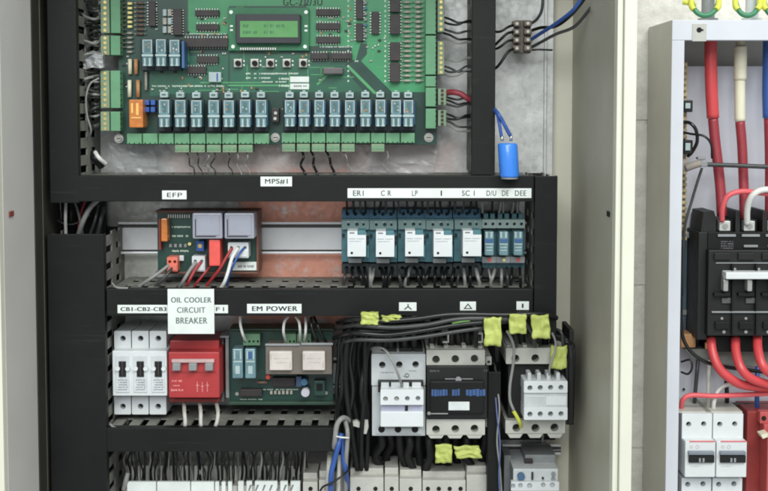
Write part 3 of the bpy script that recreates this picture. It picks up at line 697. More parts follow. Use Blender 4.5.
# three slim relays
t = thing('slim_relay', 'left slim clear relay of three, blue inside, with red lamp at its foot', 'relay', (489.5, 242, 15), 'slim relays beside the white relays')
cx = 489.3
b = M(); b.box(cx-7.2, 226, cx+7, 268, 15.2, 48, .4); b.done('socket', TEAL, t)
b = M(); b.holed(cx-7.2, 219.5, cx+7, 228.2, 48.2, 60, [(cx-3.6, 224, 1.6), (cx+3.6, 224, 1.6)], 8); b.done('upper_terminal', mat('pale socket grey', (138, 156, 152), .5), t)
b = M(); b.box(cx-5.6, 213.5, cx-1, 219, 15.2, 50, .4); b.box(cx+1, 213.5, cx+5.6, 219, 15.2, 50, .4); b.done('wire_entry', TEAL, t)
b = M(); b.box(cx-4.6, 231.5, cx+4.7, 255.5, 48.2, 74, 1.2); c = b.done('case', RELC, t)
b = M(); b.box(cx-3.6, 232, cx-1.6, 238, 74.02, 74.6, .2); b.box(cx+1.2, 232, cx+3.2, 238, 74.02, 74.6, .2); b.box(cx-4, 243.6, cx+4, 244.8, 74.02, 74.6, .2); b.box(cx-3.2, 247, cx+3.4, 248, 74.02, 74.4, .1); b.box(cx-3.2, 250, cx+3.4, 251, 74.02, 74.4, .1); b.done('moulding', RELF, c)
b = M(); b.box(cx-3.8, 239, cx+3.8, 243, 74.02, 74.4, .2); b.done('coil', RELB, c)
b = M(); b.box(cx-7.2, 257, cx+7, 263, 48.2, 62, .5); f = b.done('foot', GREYP, t)
b = M(); b.box(cx-1, 258.4, cx+1.8, 261.4, 62.02, 63, .3); b.done('lamp', LEDR, f)
for k, l in ((1, 'middle slim clear relay of three, with pale yellow lamp at its foot'), (2, 'right slim clear relay of three, next to the vertical duct')):
    n = dup(t, P(cx+14.3*k, 242, 60)-P(cx, 242, 60), l)
    if k == 1:
        for c in n.children:
            for g in c.children:
                if g.name.startswith('lamp'): g.data = g.data.copy(); g.data.materials[0] = LEDY
# ================================================================ WHITE SINGLE BREAKERS
t = thing('circuit_breaker', 'leftmost white single-pole breaker of three, under the label CB1', 'breaker', (122, 372, 15), 'white single-pole breakers')
x0, x1 = 113.3, 130.9; cx = 122.3
b = M(); b.holed(x0+1, 331, x1, 350.5, 15.2, 62, [(cx+.6, 338.5, 2.9)], 10); u = b.done('upper_terminal', WHITE, t)
b = M(); b.cyl(cx+.6, 338.5, 2.3, 53, 54.5, 14); b.done('screw', mat('dark screw', (58, 56, 52), .4, .6), u)
b = M(); b.box(x0-.8, 351, x1, 396, 15.2, 76, .8); bd = b.done('body', WHITE, t)
b = M(); b.box(cx-6.5, 356, cx+6.8, 392.5, 76.02, 77, .4); pn = b.done('front_panel', mat('cool white plastic', (206, 210, 214), .35), bd)
b = M(); b.box(cx-3.6, 361.5, cx+3.6, 377, 77.02, 78, .3); b.done('switch_window', BLK2, bd)
b = M(); b.box(cx-.9, 362.3, cx+.9, 376, 78.02, 80, .4); b.done('switch_lever', CHIP, t)
b = M(); b.cyl(cx-4.9, 369, 2.3, 77.02, 79.5, 14); b.cyl(cx+5.2, 369, 2.3, 77.02, 79.5, 14); b.done('side_boss', WHITE, bd)
b = M()
for k in range(5): greek(b, cx-4.4, cx+4.8, 379.5+k*2.4, 1.2, 77.02, k+2, .1)
b.done('print', INKG, bd)
b = M(); b.holed(x0+1, 396.6, x1, 414.5, 15.2, 62, [(cx+.6, 406.5, 2.9)], 10); u = b.done('lower_terminal', WHITE, t)
b = M(); b.cyl(cx+.6, 406.5, 2.3, 53, 54.5, 14); b.done('screw', mat('dark screw', (58, 56, 52), .4, .6), u)
dup(t, P(140.1, 372, 76)-P(122.2, 372, 76), 'middle white single-pole breaker of three, under the label CB2')
dup(t, P(158, 372, 76)-P(122.2, 372, 76), 'right white single-pole breaker of three, touching the red breaker')
# ================================================================ RED BREAKER
t = thing('red_breaker', 'red three-pole oil cooler breaker directly under the white card', 'breaker', (194, 372, 15))
b = M(); b.box(170, 340.5, 219, 351.5, 15.2, 60, 1); u = b.done('upper_terminal', REDP, t)
b = M(); b.box(168.5, 352, 219.5, 398, 15.2, 76, 1.2); bd = b.done('body', REDP, t)
b = M(); b.box(171.5, 359.5, 214, 362.8, 76.02, 80, .5); b.done('toggle_bar', mat('pinkish grey bar', (196, 168, 168), .4), t)
for k in range(3):
    x = 172.2+16.3*k
    b = M(); b.box(x, 363.5, x+8, 371, 76.02, 84, 1); b.done('toggle', GREYP, t)
b = M(); b.box(170.5, 372, 216, 373, 76.02, 76.5, .2); b.done('groove', DKRED, t)
b = M(); greek(b, 172, 182, 380, 2, 76.02, 1, .12); greek(b, 173, 181, 385, 1.4, 76.02, 5, .12); greek(b, 171, 183, 389, 2.4, 76.02, 2, .12)
for k in range(3): b.box(197+k*5, 382, 197.6+k*5, 392, 76.02, 76.15, 0); b.box(196+k*5, 385+k % 2, 199+k*5, 385.7+k % 2, 76.02, 76.14, 0)
b.done('print', mat('pale pink print', (224, 150, 148), .5), bd)
b = M(); b.box(169.5, 398.5, 219.5, 402.5, 15.2, 60, .8); b.done('lower_terminal', DKRED, t)
b = M(); b.box(221, 338, 224, 402, 15.2, 40, .5); b.box(225.5, 336, 228.8, 398, 15.2, 50, .5); b.box(219.8, 336, 228.8, 338, 20, 52, .3); tag(b.done('end_bracket', GREYP), 'grey end bracket between the red breaker and the small power board', 'bracket')
for k, x in enumerate((185, 200.5, 217)):
    wire(['left short cream wire under the red breaker', 'middle short cream wire under the red breaker', 'right short bent cream wire under the red breaker'][k], [(x-1, 402, 50), (x-.6+k*.8, 412, 78), (x+.2, 421, 84), (x+(0, .6, -1.6)[k], 427.5, 82), (x, 432, 60)], 2, BEIGE)
# ================================================================ POWER BOARD
D3 = 44
t = thing('power_board', 'small green power supply board with two white-topped transformers, under the label EM POWER', 'circuit board', (281, 365, 20))
b = M(); b.box(229.5, 331.5, 333, 400.5, D3-2, D3, .2); sb = b.done('board', PCBD, t)
b = M(); b.box(228.8, 402, 334, 405, 18, 50, .5); b.done('carrier', mat('dark green carrier', (48, 74, 60), .5), t); b = M(); b.box(229, 329, 333.5, 331, 18, 48, .5); b.done('carrier', mat('dark green carrier', (48, 74, 60), .5), t)
for x0, x1, n in ((243, 260, 4), (284, 296, 3), (297, 311, 3)):
    b = M(); b.holed(x0, 334, x1, 345.5, D3+.2, 60, [(x0+(k+.5)*(x1-x0)/n, 341.5, 1.2) for k in range(n)], 5); b.done('terminal', mat('dusty green terminal', (92, 128, 98), .5), t)
for x0, x1 in ((232.3, 242.8), (245, 255.6)):
    b = M(); b.box(x0, 349, x1, 378.5, D3+.2, 66, 1); r = b.done('clear_relay', RELC, t)
    b = M(); b.box(x0+1, 361, x1-1, 362.6, 66.02, 66.6, .2); b.box(x0+1.4, 351, x0+3, 359.5, 66.02, 66.5, .1); b.box(x1-3, 351, x1-1.4, 359.5, 66.02, 66.5, .1); b.box(x0+3, 366, x1-3, 374, 66.02, 66.4, .2); b.done('moulding', RELF, r)
b = M(); b.box(x0+2, 352, x1-2, 359, 66.02, 66.3, .1); b.done('coil', RELB, r)
b = M(); b.box(265.5, 345.5, 332, 374.5, D3+.2, 72, 1); tr = b.done('transformer', mat('brown grey core', (112, 104, 96), .5), t)
b = M(); b.box(265, 343.8, 300, 346, 72.02, 74, .6); b.box(301, 343, 333, 345.4, 72.02, 74, .6); b.done('bracket', GREYP, tr)
for x0, x1 in ((269.5, 292), (302.5, 325)):
    b = M(); b.box(x0, 351.5, x1, 370.5, 72.02, 77, 1); w_ = b.done('bobbin', mat('warm white', (206, 198, 192), .45), tr)
    b = M(); b.box(x0+1, 354, x0+2, 360, 77.02, 77.3, .1); b.box(x1-2.4, 362, x1-1.4, 368, 77.02, 77.3, .1); greek(b, x0+4, x1-4, 358, 1.3, 77.02, 2, .1); greek(b, x0+5, x1-5, 362, 1.3, 77.02, 3, .1); b.done('print', mat('faint print', (186, 176, 170), .5), w_)
b = M(); b.cyl(305.3, 393, 4.2, D3+.2, 58, 20); c = b.done('electrolytic_capacitor', mat('silver can', (214, 214, 222), .3, .4), t)
b = M(); b.cyl(304, 382.5, 3.4, D3+.2, 56, 16); b.done('blue_capacitor', TEAL2, t)
b = M(); b.box(296, 376.5, 301.5, 387, D3+.2, 56, .6); b.done('blue_trimmer', mat('dull blue', (60, 80, 112), .5), t)
b = M(); b.cyl(268, 377.5, 2.1, D3+.2, 54, 14); b.done('red_lamp', LEDR, t)
b = M(); b.tube([(257, 382.5, D3+3), (268, 382.5, D3+3)], 1.5); b.done('resistor', RES2, t)
b = M(); b.box(314, 381, 325, 396, D3+.2, 54, .6); g = b.done('green_relay', PCBD, t); b = M(); b.box(316.5, 384, 322.5, 391, 54.02, 54.6, .4); b.done('inset', HOLE, g)
b = M(); b.box(240, 389.5, 262, 396.5, D3+.2, 52, .6); b.done('chip', CHIP, t)
b = M(); b.box(272, 378, 295, 387, D3+.2, 50, .6); b.done('chip', CHIP, t)
b = M()
for k in range(6): b.box(270+k*4, 391, 272.5+k*4, 394.5, D3+.2, D3+3, .4)
b.done('capacitor', RES1, t)
for x, y in ((237, 394), (326, 393)):
    b = M(); b.cyl(x, y, 1.9, D3+.2, D3+2, 14); b.done('corner_screw', METAL, t)
b = M(); greek(b, 240, 262, 399, 1, D3+.1, 5); greek(b, 262, 298, 389, 1.2, D3+.1, 9); b.into(sb, SILK)
WL = [('short white wire bending down to the left green terminal of the power board', [(240, 316, 70), (240.5, 325, 72), (243, 335, 70), (246, 341, 58)]),
      ('left white wire of the loop above the middle of the power board', [(288, 317, 70), (284.5, 322, 74), (283.5, 332, 74), (286, 342, 58)]),
      ('white wire bending over at the middle of the power board, between two others', [(296, 317, 70), (299, 322, 74), (300, 330, 74), (300, 342, 58)]),
      ('straight white wire right of the bent ones above the power board', [(305.5, 317, 66), (305.8, 325, 72), (305.5, 333, 72), (304.5, 342, 58)])]
for l, p in WL: wire(l, p, 1.4, WWHT)
for k, p in enumerate(([(311, 317, 70), (312, 328, 74), (316, 338, 72), (320, 346, 60)], [(314, 317, 66), (318, 326, 76), (322, 335, 72), (327, 344, 66)])):
    wire(['thin black wire slanting right above the power board, the left of two', 'thin black wire slanting right above the power board, the right of two'][k], p, 1.5, WBLK)
# small screws / stub wires into the duct beneath
# ================================================================ CONTACTOR 1 (light grey with auxiliary block)
t = thing('contactor', 'pale grey contactor with a four-way auxiliary block on its front, left of the black contactor', 'contactor', (399, 395, 0))
b = M(); b.box(372, 386, 425.5, 436, 5, 78, .8); b.done('body', mat('light grey plastic', (198, 202, 204), .4), t)
b = M(); b.holed(371.5, 354, 425.5, 385.6, 5, 80, [(382.3, 365, 3.4), (399.3, 364.7, 3.4), (415.6, 364.5, 3.4)], 12); u = b.done('upper_terminal', MATS['light grey plastic'], t)
b = M()
for x in (382.3, 399.3, 415.6): b.cyl(x, 365, 2.6, 69, 71, 14)
b.done('screws', mat('dark screw', (58, 56, 52), .4, .6), u)
b = M(); greek(b, 380, 394, 372, 1.2, 80.02, 3, .1); greek(b, 408, 416, 370.5, 1, 80.02, 4, .1); greek(b, 403, 408, 376, 1, 80.02, 7, .1); b.done('print', INKG, u)
b = M(); b.ring(407, 375.5, 2.3, 1.6, 80.02, 80.6); b.done('ring_mark', INKG, u)
b = M(); b.box(378, 382, 423.5, 392.5, 80.1, 90, .4); b.done('dark_frame', BLK2, t)
b = M()
for x0, x1 in ((381, 389), (391, 400.5), (403, 409), (412, 421)): b.box(x0, 383, x1, 389, 90.02, 94, .6)
b.done('terminal_lug', MATS['light grey plastic'], t)
ax = M(); ax.holed(380.5, 389.5, 423.5, 405, 80.1, 102, [(385.5, 399, 2.5), (396.6, 398.8, 2.5), (407.3, 398.6, 2.5), (418, 398.4, 2.5)], 8); a_ = ax.done('auxiliary_block', WHITE, t)
b = M(); b.cyl(385.5, 399, 1.9, 95, 99, 12); b.cyl(396.6, 398.8, 1.9, 95, 99, 12); b.done('screws', METAL, a_)
b = M(); b.box(381, 405.4, 423.5, 411.4, 80.1, 97, .3); b.done('recess', mat('lavender grey', (172, 174, 194), .4), t)
b = M(); b.box(405, 406, 408, 411, 97.02, 98, .2); b.done('slot', BLK2, t)
b = M(); b.box(380.5, 411.8, 423.5, 427, 80.1, 100, .8); b.done('lower_cover', WHITE, t)
b = M(); b.box(376, 428.5, 422, 434, 78.1, 80, .4); lw = b.done('lower_terminal', MATS['light grey plastic'], t)
b = M()
for x in (381.5, 398, 415): b.cyl(x, 429.5, 3.4, 80.02, 80.5, 16)
b.done('socket_hole', HOLE, lw)
b = M(); b.box(384, 349, 397, 353.6, 5, 70, .6); b.box(399.5, 348.5, 412, 353.4, 5, 70, .6); b.box(413.5, 349, 423, 353.4, 5, 70, .6); b.done('top_shroud', BLK2, t)
wire('thin grey wire arching over the pale grey contactor down to its auxiliary block', [(370, 349, 80), (376, 347.5, 92), (385, 350, 100), (393, 362, 104), (399, 377, 104), (402, 386, 96)], 1.3, WGRY)
# ================================================================ CONTACTOR 2 (black with beige terminals)
t = thing('contactor', 'large black contactor with blue marked front and beige terminal blocks, in the middle of three', 'contactor', (455, 395, 0))
b = M(); b.box(427, 366, 487.5, 419, 5, 88, 1.2); b.done('body', BLK2, t)
b = M(); b.box(430, 381, 484, 414, 88.02, 93, 1.5); f = b.done('front_cover', BLK, t)
pts = [(426.5, 365.3), (426.5, 349), (430, 349), (430, 346), (434, 346), (434, 348), (444, 348), (444, 345.5), (448, 345.5), (448, 348), (462, 348), (462, 345.5), (466, 345.5), (466, 348), (478, 348), (478, 346), (482, 346), (482, 349), (484.5, 349), (484.5, 365.3)]
b = M(); b.poly(pts, 5, 78); b.done('upper_block', BEIGE, t)
b = M(); b.holed(426.5, 350, 485, 365.3, 78.1, 84, [(436, 359.5, 4), (455.3, 359, 4), (474.5, 358.6, 4)], 5.8); u = b.done('upper_terminal', BEIGE, t)
def screws(par, xs, y, r, d):
    b = M()
    for x in xs: b.cyl(x, y, r, d-1.5, d, 14)
    b.done('screws', mat('dark screw', (58, 56, 52), .4, .6), par)
screws(u, (436, 455.3, 474.5), 359, 3.0, 80)
b = M(); b.holed(426.5, 419.3, 485, 435, 5, 84, [(436, 429.5, 4), (455.3, 429, 4), (474.5, 428.6, 4)], 12); u = b.done('lower_terminal', BEIGE, t); screws(u, (436, 455.3, 474.5), 429, 3, 74)
b = M()
for x0 in (428, 447, 466.5): b.poly([(x0, 435.2), (x0+16, 435.2), (x0+13.5, 438.4), (x0+2.5, 438.4)], 40, 83.5)
b.done('lower_lip', BEIGE, u)
for y in (359, 421):
    b = M(); b.holed(485.6, y-2.5, 491.5, y+6, 30, 74, [(488.7, y+3.2, 1.7)], 8); b.done('coil_terminal', BEIGE, t)
b = M(); rr = random.Random(3)
for x0, x1 in ((431.5, 447.5), (452, 461.5), (466, 486)):
    x = x0
    while x < x1-1.5:
        w_ = rr.uniform(2.2, 4); b.box(x, 389+rr.uniform(0, 1), min(x+w_-.5, x1), 396.5-rr.uniform(0, 1), 93.05, 93.4, .1); x += w_
b.done('blue_marking', mat('dull blue print', (58, 88, 138), .5), f)
b = M(); b.box(448.5, 402, 469.5, 410.5, 93.05, 94.5, .4); b.done('tag_plate', mat('silver white', (214, 220, 220), .4), f)
b = M(); b.cyl(458.5, 380, 3, 88.05, 92, 16); b.box(445, 378.6, 473, 379.6, 88.05, 88.8, .2); b.done('indicator', GREYP, t)
b = M(); b.box(428, 413.2, 448, 414.4, 93.05, 93.6, .2); b.cyl(429, 413.5, 1.8, 93.05, 94, 12); b.done('marking_line', WGRY, f)
b = M(); greek(b, 430, 440, 370, 2, 88.05, 2); greek(b, 484, 487, 369, 3, 88.05, 3); b.done('print', mat('dim grey print', (92, 94, 94), .6), t)
for x in (442.5, 476.5):
    b = M(); b.box(x, 333, x+6.5, 334.5, 60, 84, .3); b.box(x+5, 334.6, x+6.5, 343, 60, 84, .3); b.box(x, 341.5, x+4.9, 343, 60, 84, .3); tag(b.done('terminal_hook', PIN), 'small bright metal hook above the black contactor, '+('the left one' if x < 450 else 'the right one'), 'hook', 'metal hooks above the black contactor')
# ================================================================ CONTACTOR 3
t = thing('contactor', 'beige-topped contactor at the right with a white four-way block on its front', 'contactor', (535, 392, 0))
b = M(); b.box(508, 364, 570, 419, 5, 74, 1); b.done('body', BLK2, t)
b = M(); b.holed(506, 348, 561, 364, 5, 82, [(515.5, 358.5, 4), (535.3, 358.2, 4), (555, 358, 4)], 12); u = b.done('upper_terminal', BEIGE, t); screws(u, (515.5, 535.3, 555), 358.2, 3, 72)
b = M(); b.box(507, 345, 511, 347.7, 5, 78, .5); b.box(523, 345, 527, 347.7, 5, 78, .5); b.box(534, 344, 538, 347.7, 5, 78, .5); b.box(551, 346, 556, 347.7, 5, 78, .5); b.done('upper_rib', BEIGE, t)
b = M(); b.holed(524, 381, 567.5, 393, 74.1, 100, [(530, 388, 2.7), (540.3, 387.8, 2.7), (550.6, 387.6, 2.7), (561, 387.5, 2.7)], 10); a_ = b.done('auxiliary_block', WHITE, t)
b = M()
for k in range(4): b.box(527.5+k*9.6, 373, 531.5+k*9.6, 380.8, 80, 95, 1)
b.done('terminal_lug', MATS['light grey plastic'], t)
b = M(); b.box(524, 393.2, 567.5, 407, 74.1, 98, .5); b.done('middle_band', MATS['light grey plastic'], t)
b = M(); b.box(526, 396, 545, 397, 98.02, 98.4, .1); b.box(546, 396.5, 566.5, 405.5, 98.02, 99, .3); b.done('label_plate', WHITE, t)
b = M(); b.holed(524, 407.2, 567.5, 420, 74.1, 100, [(530, 414.3, 2.7), (540.3, 414.1, 2.7), (550.6, 414, 2.7), (561, 413.9, 2.7)], 10); b.done('lower_row', WHITE, a_)
b = M(); b.holed(505.5, 420.4, 565, 433.5, 5, 82, [(516.5, 428, 4.2), (535.4, 428, 4.2), (554.5, 427.5, 4.2)], 12); u = b.done('lower_terminal', BEIGE, t); screws(u, (516.5, 535.4, 554.5), 428, 3.1, 72)
b = M()
for x0 in (507, 527, 547): b.poly([(x0, 433.7), (x0+16, 433.7), (x0+13, 438), (x0+3, 438)], 40, 81)
b.done('lower_lip', BEIGE, u)
b = M(); b.box(569, 330, 573.5, 424, 40, 86, .8); 
tag(b.done('black_strip', BLK2), 'narrow black strip along the right side of the right contactor', 'strip')
rail('short grey rail below the right contactor, above the overload relay', 502.5, 561, 444.5, 455)
# overload relay below
t = thing('overload_relay', 'grey overload relay with a round blue dial at the bottom right', 'overload relay', (537, 500, 10))
b = M(); b.box(513, 469, 558, 530, 10, 70, 1); b.done('body', MATS['light grey plastic'], t)
b = M(); b.box(525, 455, 556, 468.6, 10, 50, 1.5); b.done('upper_body', GREYP, t)
b = M(); b.box(524.5, 459.5, 533, 464, 50.05, 54, .8); b.done('latch', CHIP, t)
b = M(); b.cyl(521.3, 477, 3.8, 70.02, 74, 20); c = b.done('dial', mat('dusty blue', (72, 104, 136), .45), t)
b = M(); b.box(531.5, 472.5, 533.5, 480, 70.02, 72, .4); b.done('reset_slot', CHIP, t)
b = M(); b.cyl(543, 478.5, 1.1, 70.02, 72, 10); b.done('test_button', BLK2, t)
b = M(); b.cyl(553.5, 474.5, 2.1, 70.02, 72, 12); b.cyl(553.5, 479.5, 2.1, 70.02, 72, 12); b.done('knob', GREYP, t)
b = M(); b.holed(511, 481.8, 559, 491, 70.02, 76, [(513, 486, 2.4), (520.5, 485.5, 2.4), (529.6, 485.8, 2.7), (543.2, 485, 2.4), (552.4, 485, 2.6)], 5); b.done('terminal_row', WHITE, t)
b = M(); b.box(504, 455.5, 511, 495, 5, 40, .6); tag(b.done('side_bracket', GREYP), 'grey bracket left of the overload relay', 'bracket')
# ================================================================ CABLES OVER THE CONTACTORS
g = 'thick black cables bunched over the contactors'
CB = [([(338, 322, 60), (352, 319.5, 104), (385, 321, 112), (415, 319, 114), (445, 315, 114), (470, 314.5, 113), (505, 315, 110), (545, 314, 104), (556, 318, 92)], 2.8, WBLK, 'topmost thick black cable of the bunch, running right to the last tape flag'),
      ([(336, 329, 60), (356, 325.5, 106), (392, 327.5, 113), (425, 325, 116), (455, 319.5, 116), (480, 318.5, 115), (500, 319.5, 112), (520, 320, 104), (533, 334, 96), (535, 346, 84)], 2.3, WDGR, 'grey black cable second from the top of the bunch, bending down to the right contactor'),
      ([(334, 338, 60), (352, 333, 106), (386, 335, 112), (420, 331, 115), (450, 326, 115), (476, 323, 114), (500, 322, 110), (512, 323, 104), (516, 346, 84)], 2.4, WBLK, 'third black cable from the top of the bunch'),
      ([(338, 345, 60), (354, 340, 104), (390, 340, 111), (425, 336.5, 113), (460, 331, 112), (484, 328, 110), (494, 330, 104), (497, 345, 80), (497, 362, 60)], 2.1, WDGR, 'lowest grey black cable of the bunch, ending by the slim vertical duct'),
      ([(356, 331, 101), (390, 331, 105), (430, 325, 108), (455, 318.5, 108), (474, 323, 104), (476, 346, 84)], 2.4, WBLK, 'inner black cable of the bunch, dropping to the black contactor')]
for p, r, m_, l in CB: wire(l, p, r, m_, g, 'cable', 'cable', 12)
g = 'black cables massed at the left of the contactors'
rr = random.Random(11)
for k in range(13):
    x = 339+k*2.6+rr.uniform(-1, 1); dd = rr.uniform(40, 88)
    pts = [(x+rr.uniform(8, 16), 321+rr.uniform(-2, 14), dd+8), (x+2, 332+rr.uniform(0, 12), dd+6), (x+rr.uniform(-3, 2), 362, dd), (x+rr.uniform(-3, 3), 392, dd+rr.uniform(-8, 6)), (x+rr.uniform(-4, 5), 425+rr.uniform(-8, 12), dd-10), (x+rr.uniform(-4, 12), 470, dd-22)]
    wire('black cable in the mass between the power board and the pale grey contactor', pts, rr.uniform(2.2, 3.1), WBLK if k % 4 == 0 else WMAT, g, 'cable', 'cable')
g = 'black cables hanging behind the contactors'
for k in range(12):
    x = 380+k*9.6; dd = rr.uniform(26, 60)
    wire('black cable hanging below the contactors into the shadow', [(x, 432, 60), (x+rr.uniform(-2, 2), 444, dd+8), (x+rr.uniform(-5, 5), 456, dd), (x+rr.uniform(-8, 8), 470, dd-4), (x+rr.uniform(-8, 8), 486, dd-8)], rr.uniform(3.4, 4.4), WMAT, g, 'cable', 'cable')
g = 'short black cables between the cable bunch and the contactors'
for k, (x, y) in enumerate(((384, 350), (391, 350), (405, 349), (414, 349), (432, 347), (440, 347), (452, 346), (460, 346), (470, 346), (545, 344), (552, 344), (523, 344))):
    wire('short black cable dropping behind the bunch into a contactor', [(x+rr.uniform(-8, 8), 318, 40), (x+rr.uniform(-3, 3), 334, 62), (x, y+3, 64)], 3.6, WMAT, g, 'cable', 'cable')
g = 'black wires curling down the right side of the contactors'
for k in range(6):
    q = k*2.1
    wire('black wire curling down at the right edge of the contactor group', [(552+q*.3, 328+q, 80), (561+q*.6, 332+q, 88), (563+q, 345, 88-k), (566+q*.8, 362, 84), (568+q*.5, 390, 74), (567+q*.5, 424, 62)], 1.5, WBLK if k % 3 else WDGR, g)
# added black sheet standing for the shadow behind the lower row
b = M(); b.box(343, 322, 556, 440, .5, 4, .3); b.box(343, 440.2, 498, 500, .5, 4, .3); tag(b.done('shadow_sheet', BLK2), 'black sheet standing for shadow behind the three contactors', 'sheet')
# tape flags
FL = [(361, 312, 378.5, 324, 'yellow-green tape flag at the far left end of the black cables', 0), (382, 315, 401, 320.5, 'thin rolled yellow-green tape flag next to the leftmost one', 0), (484, 317.5, 501, 345.5, 'long yellow-green tape flag hanging left of the slim duct', 0), (509, 314, 526, 333.5, 'crumpled yellow-green tape flag, left of the upper right pair', 0), (530.5, 315, 548.5, 338.5, 'pointed yellow-green tape flag, right of the upper right pair', 2), (551, 346, 567, 368.5, 'yellow-green tape flag over the end of the right contactor terminal block', -1),
      (435.5, 444.5, 452, 463, 'larger yellow-green tape flag below the black contactor', 0), (453.5, 446, 479, 458, 'torn yellow-green tape flag below the black contactor, the right one', 3)]
for k, (x0, y0, x1, y1, l, sk) in enumerate(FL):
    b = M(); b.crumple(x0, y0, x1, y1, (118 if k == 2 else 113) if k < 4 else (109 if k == 4 else (92 if k == 5 else 76)), 5 if k == 1 else (7 if k == 0 else 3), 1.6, k*7.3+1, sk)
    o = b.done('tape_flag', YEL)
    for f in o.data.polygons: f.use_smooth = True
    tag(o, l, 'tape flag', 'yellow-green tape flags on the cables')
wire('thin green strip among the black cables in the middle', [(452, 323.5, 116), (460, 322, 117), (470, 320.8, 116)], 1, mat('green strip', (96, 138, 70), .5))
wire('thin grey white wire hanging past the left side of the right contactor', [(507, 331, 106), (511, 338, 104), (514, 349, 100), (513, 365, 96), (510, 385, 92), (510, 400, 90), (514, 411, 90)], 1.5, WGRY)
wire('yellow-green wire entering the lower terminal of the right contactor', [(513.5, 411, 90), (517, 417, 90), (520, 423, 88), (521, 428, 78)], 1.9, WYEL)
wire('thin grey wire dropping from the last tape flag onto the auxiliary block', [(552, 333, 104), (555, 340, 102), (555.5, 350, 100), (550, 366, 100), (549, 378, 92)], 1.1, WGRY)
wire('thin white wire running down the face of the slim vertical duct', [(497, 385, 78), (499.5, 410, 86), (497, 440, 87), (500, 470, 86), (502, 500, 84)], .9, WGRY)
wire('thin blue wire running down the face of the slim vertical duct', [(495, 388, 78), (497, 415, 86.5), (500, 445, 87.5), (499, 475, 87), (500, 500, 84)], .8, mat('dull blue wire', (92, 104, 150), .5))
wire('yellow wire end at the foot of the slim vertical duct', [(515, 483, 50), (516, 487, 52), (517, 500, 48)], 2.2, WYEL)
# arch of cables left of contactor 1
wire('thick grey cable arching over beside the end of the lower duct', [(352, 432, 60), (350, 422, 76), (343, 418, 90), (337, 425, 94), (335, 440, 94), (334, 448, 90)], 2.7, WGRY, cat='cable', name='cable')
wire('thick pale cable hanging straight beside the blue ones', [(345, 420, 84), (347.5, 432, 92), (347, 446, 92), (346, 461, 88), (345, 500, 70)], 2.3, WGRY, cat='cable', name='cable')
wire('blue cable running down past the end of the lower duct, the longer one', [(341, 434, 88), (338.5, 445, 94), (334, 462, 94), (331, 478, 94), (331, 505, 92)], 2.7, WBLU, cat='cable', name='cable')
wire('blue cable beside the longer one, ending at the terminals', [(342, 434, 84), (343, 448, 88), (343.5, 460, 88), (346, 472, 86), (347, 490, 70)], 2.5, WBLU, cat='cable', name='cable')
wire('pale cream cable behind the blue cables beneath the lower duct', [(330, 452, 66), (329, 465, 84), (328, 480, 86), (327, 505, 84)], 2.6, BEIGE, cat='cable', name='cable')
wire('pale cream cable between the two blue cables', [(340, 455, 80), (339, 470, 84), (338, 505, 82)], 2.1, BEIGE, cat='cable', name='cable')
wire('thin black wire crossing the blue cables near the bottom edge', [(318, 500, 96), (322, 488, 98), (332, 483, 99), (342, 476, 97), (350, 469, 88)], 1.1, WBLK)
wire('white cable tie around the blue cables', [(336, 436.5, 96), (342, 437.5, 99), (349, 438, 96)], .9, WWHT, cat='cable tie', name='cable_tie')
t_ = M(); t_.poly([(352, 422), (357, 420.5), (360, 423), (364, 419.5), (368, 420), (368.5, 427), (366.5, 434), (361.5, 434), (360, 428), (353, 426)], 70, 76); tag(t_.done('cable_lug', BEIGE), 'pale beige cable lug beside the pale grey contactor', 'cable lug')
# ================================================================ BOTTOM TERMINALS
g = 'grey rail terminals along the bottom edge'
def term(x0, x1, y0, label, m=BEIGE, nh=1, hy=489):
    t = thing('rail_terminal', label, 'terminal', ((x0+x1)/2, 520, 20), g)
    b = M(); b.box(x0, y0+9, x1-.4, y0+60, 20, 70, .6); b.done('body', m, t)
    b = M(); b.box(x0+.3, y0, x1-.7, y0+9.3, 20, 60, .8); b.done('upper_step', m, t)
    b = M()
    for k in range(nh): b.cyl(x0+(k+.5)*(x1-x0)/nh, hy, 2.2, 70.02, 70.6, 14)
    b.done('screw_hole', HOLE, t)
TG = mat('dusty terminal grey', (186, 185, 178), .5, var=.12, scale=60)
term(303, 318, 473, 'low grey terminal just left of the blue cables', TG)
term(319, 334, 471, 'low grey terminal behind the blue cables', TG)
term(350, 384, 468.5, 'wide grey terminal block at the bottom, right of the blue cables', TG, 2)
term(384.5, 399, 468, 'narrow grey terminal next to the wide bottom block', TG, 1)
term(399.5, 422, 470, 'grey terminal with a stepped top near the bottom middle', TG, 1)
term(422.5, 466, 471.5, 'long grey terminal row under the larger tape flag', TG, 4)
term(466.5, 487, 466, 'tall grey end terminal beside the slim vertical duct', TG, 1, 500)
t = thing('terminal_strip', 'long row of slim terminals with white marker strip at the bottom left', 'terminal strip', (213, 520, 20))
b = M()
for k in range(36): b.box(126+k*4.85, 486, 130.6+k*4.85, 530, 20, 56, .4); b.box(126.3+k*4.85, 466, 130+k*4.85, 485.8, 20, 36+(k*7%5), .4)
b.done('terminals', TG, t)
b = M()
x = 127
for k, w_ in enumerate((30, 34, 24, 5, 5, 5)): b.box(x, 482, x+w_-1, 492, 56.1, 60, .5); x += w_+(1.5 if k > 2 else 0)
x = 238
for k, w_ in enumerate((7, 7, 24, 9, 11)): b.box(x, 481.5, x+w_-1.4, 492, 56.1, 60, .5); x += w_+1.4
b.done('marker_strip', PAPER, t)
b = M(); rr = random.Random(8)
for k in range(7): b.poly([(250+k*7, 485), (252+k*7, 485), (249.5+k*7, 491), (248+k*7, 491)], 60.02, 60.2)
b.done('marker_print', INKG, t)
g = 'black wires rising from the bottom terminal strip into the duct'
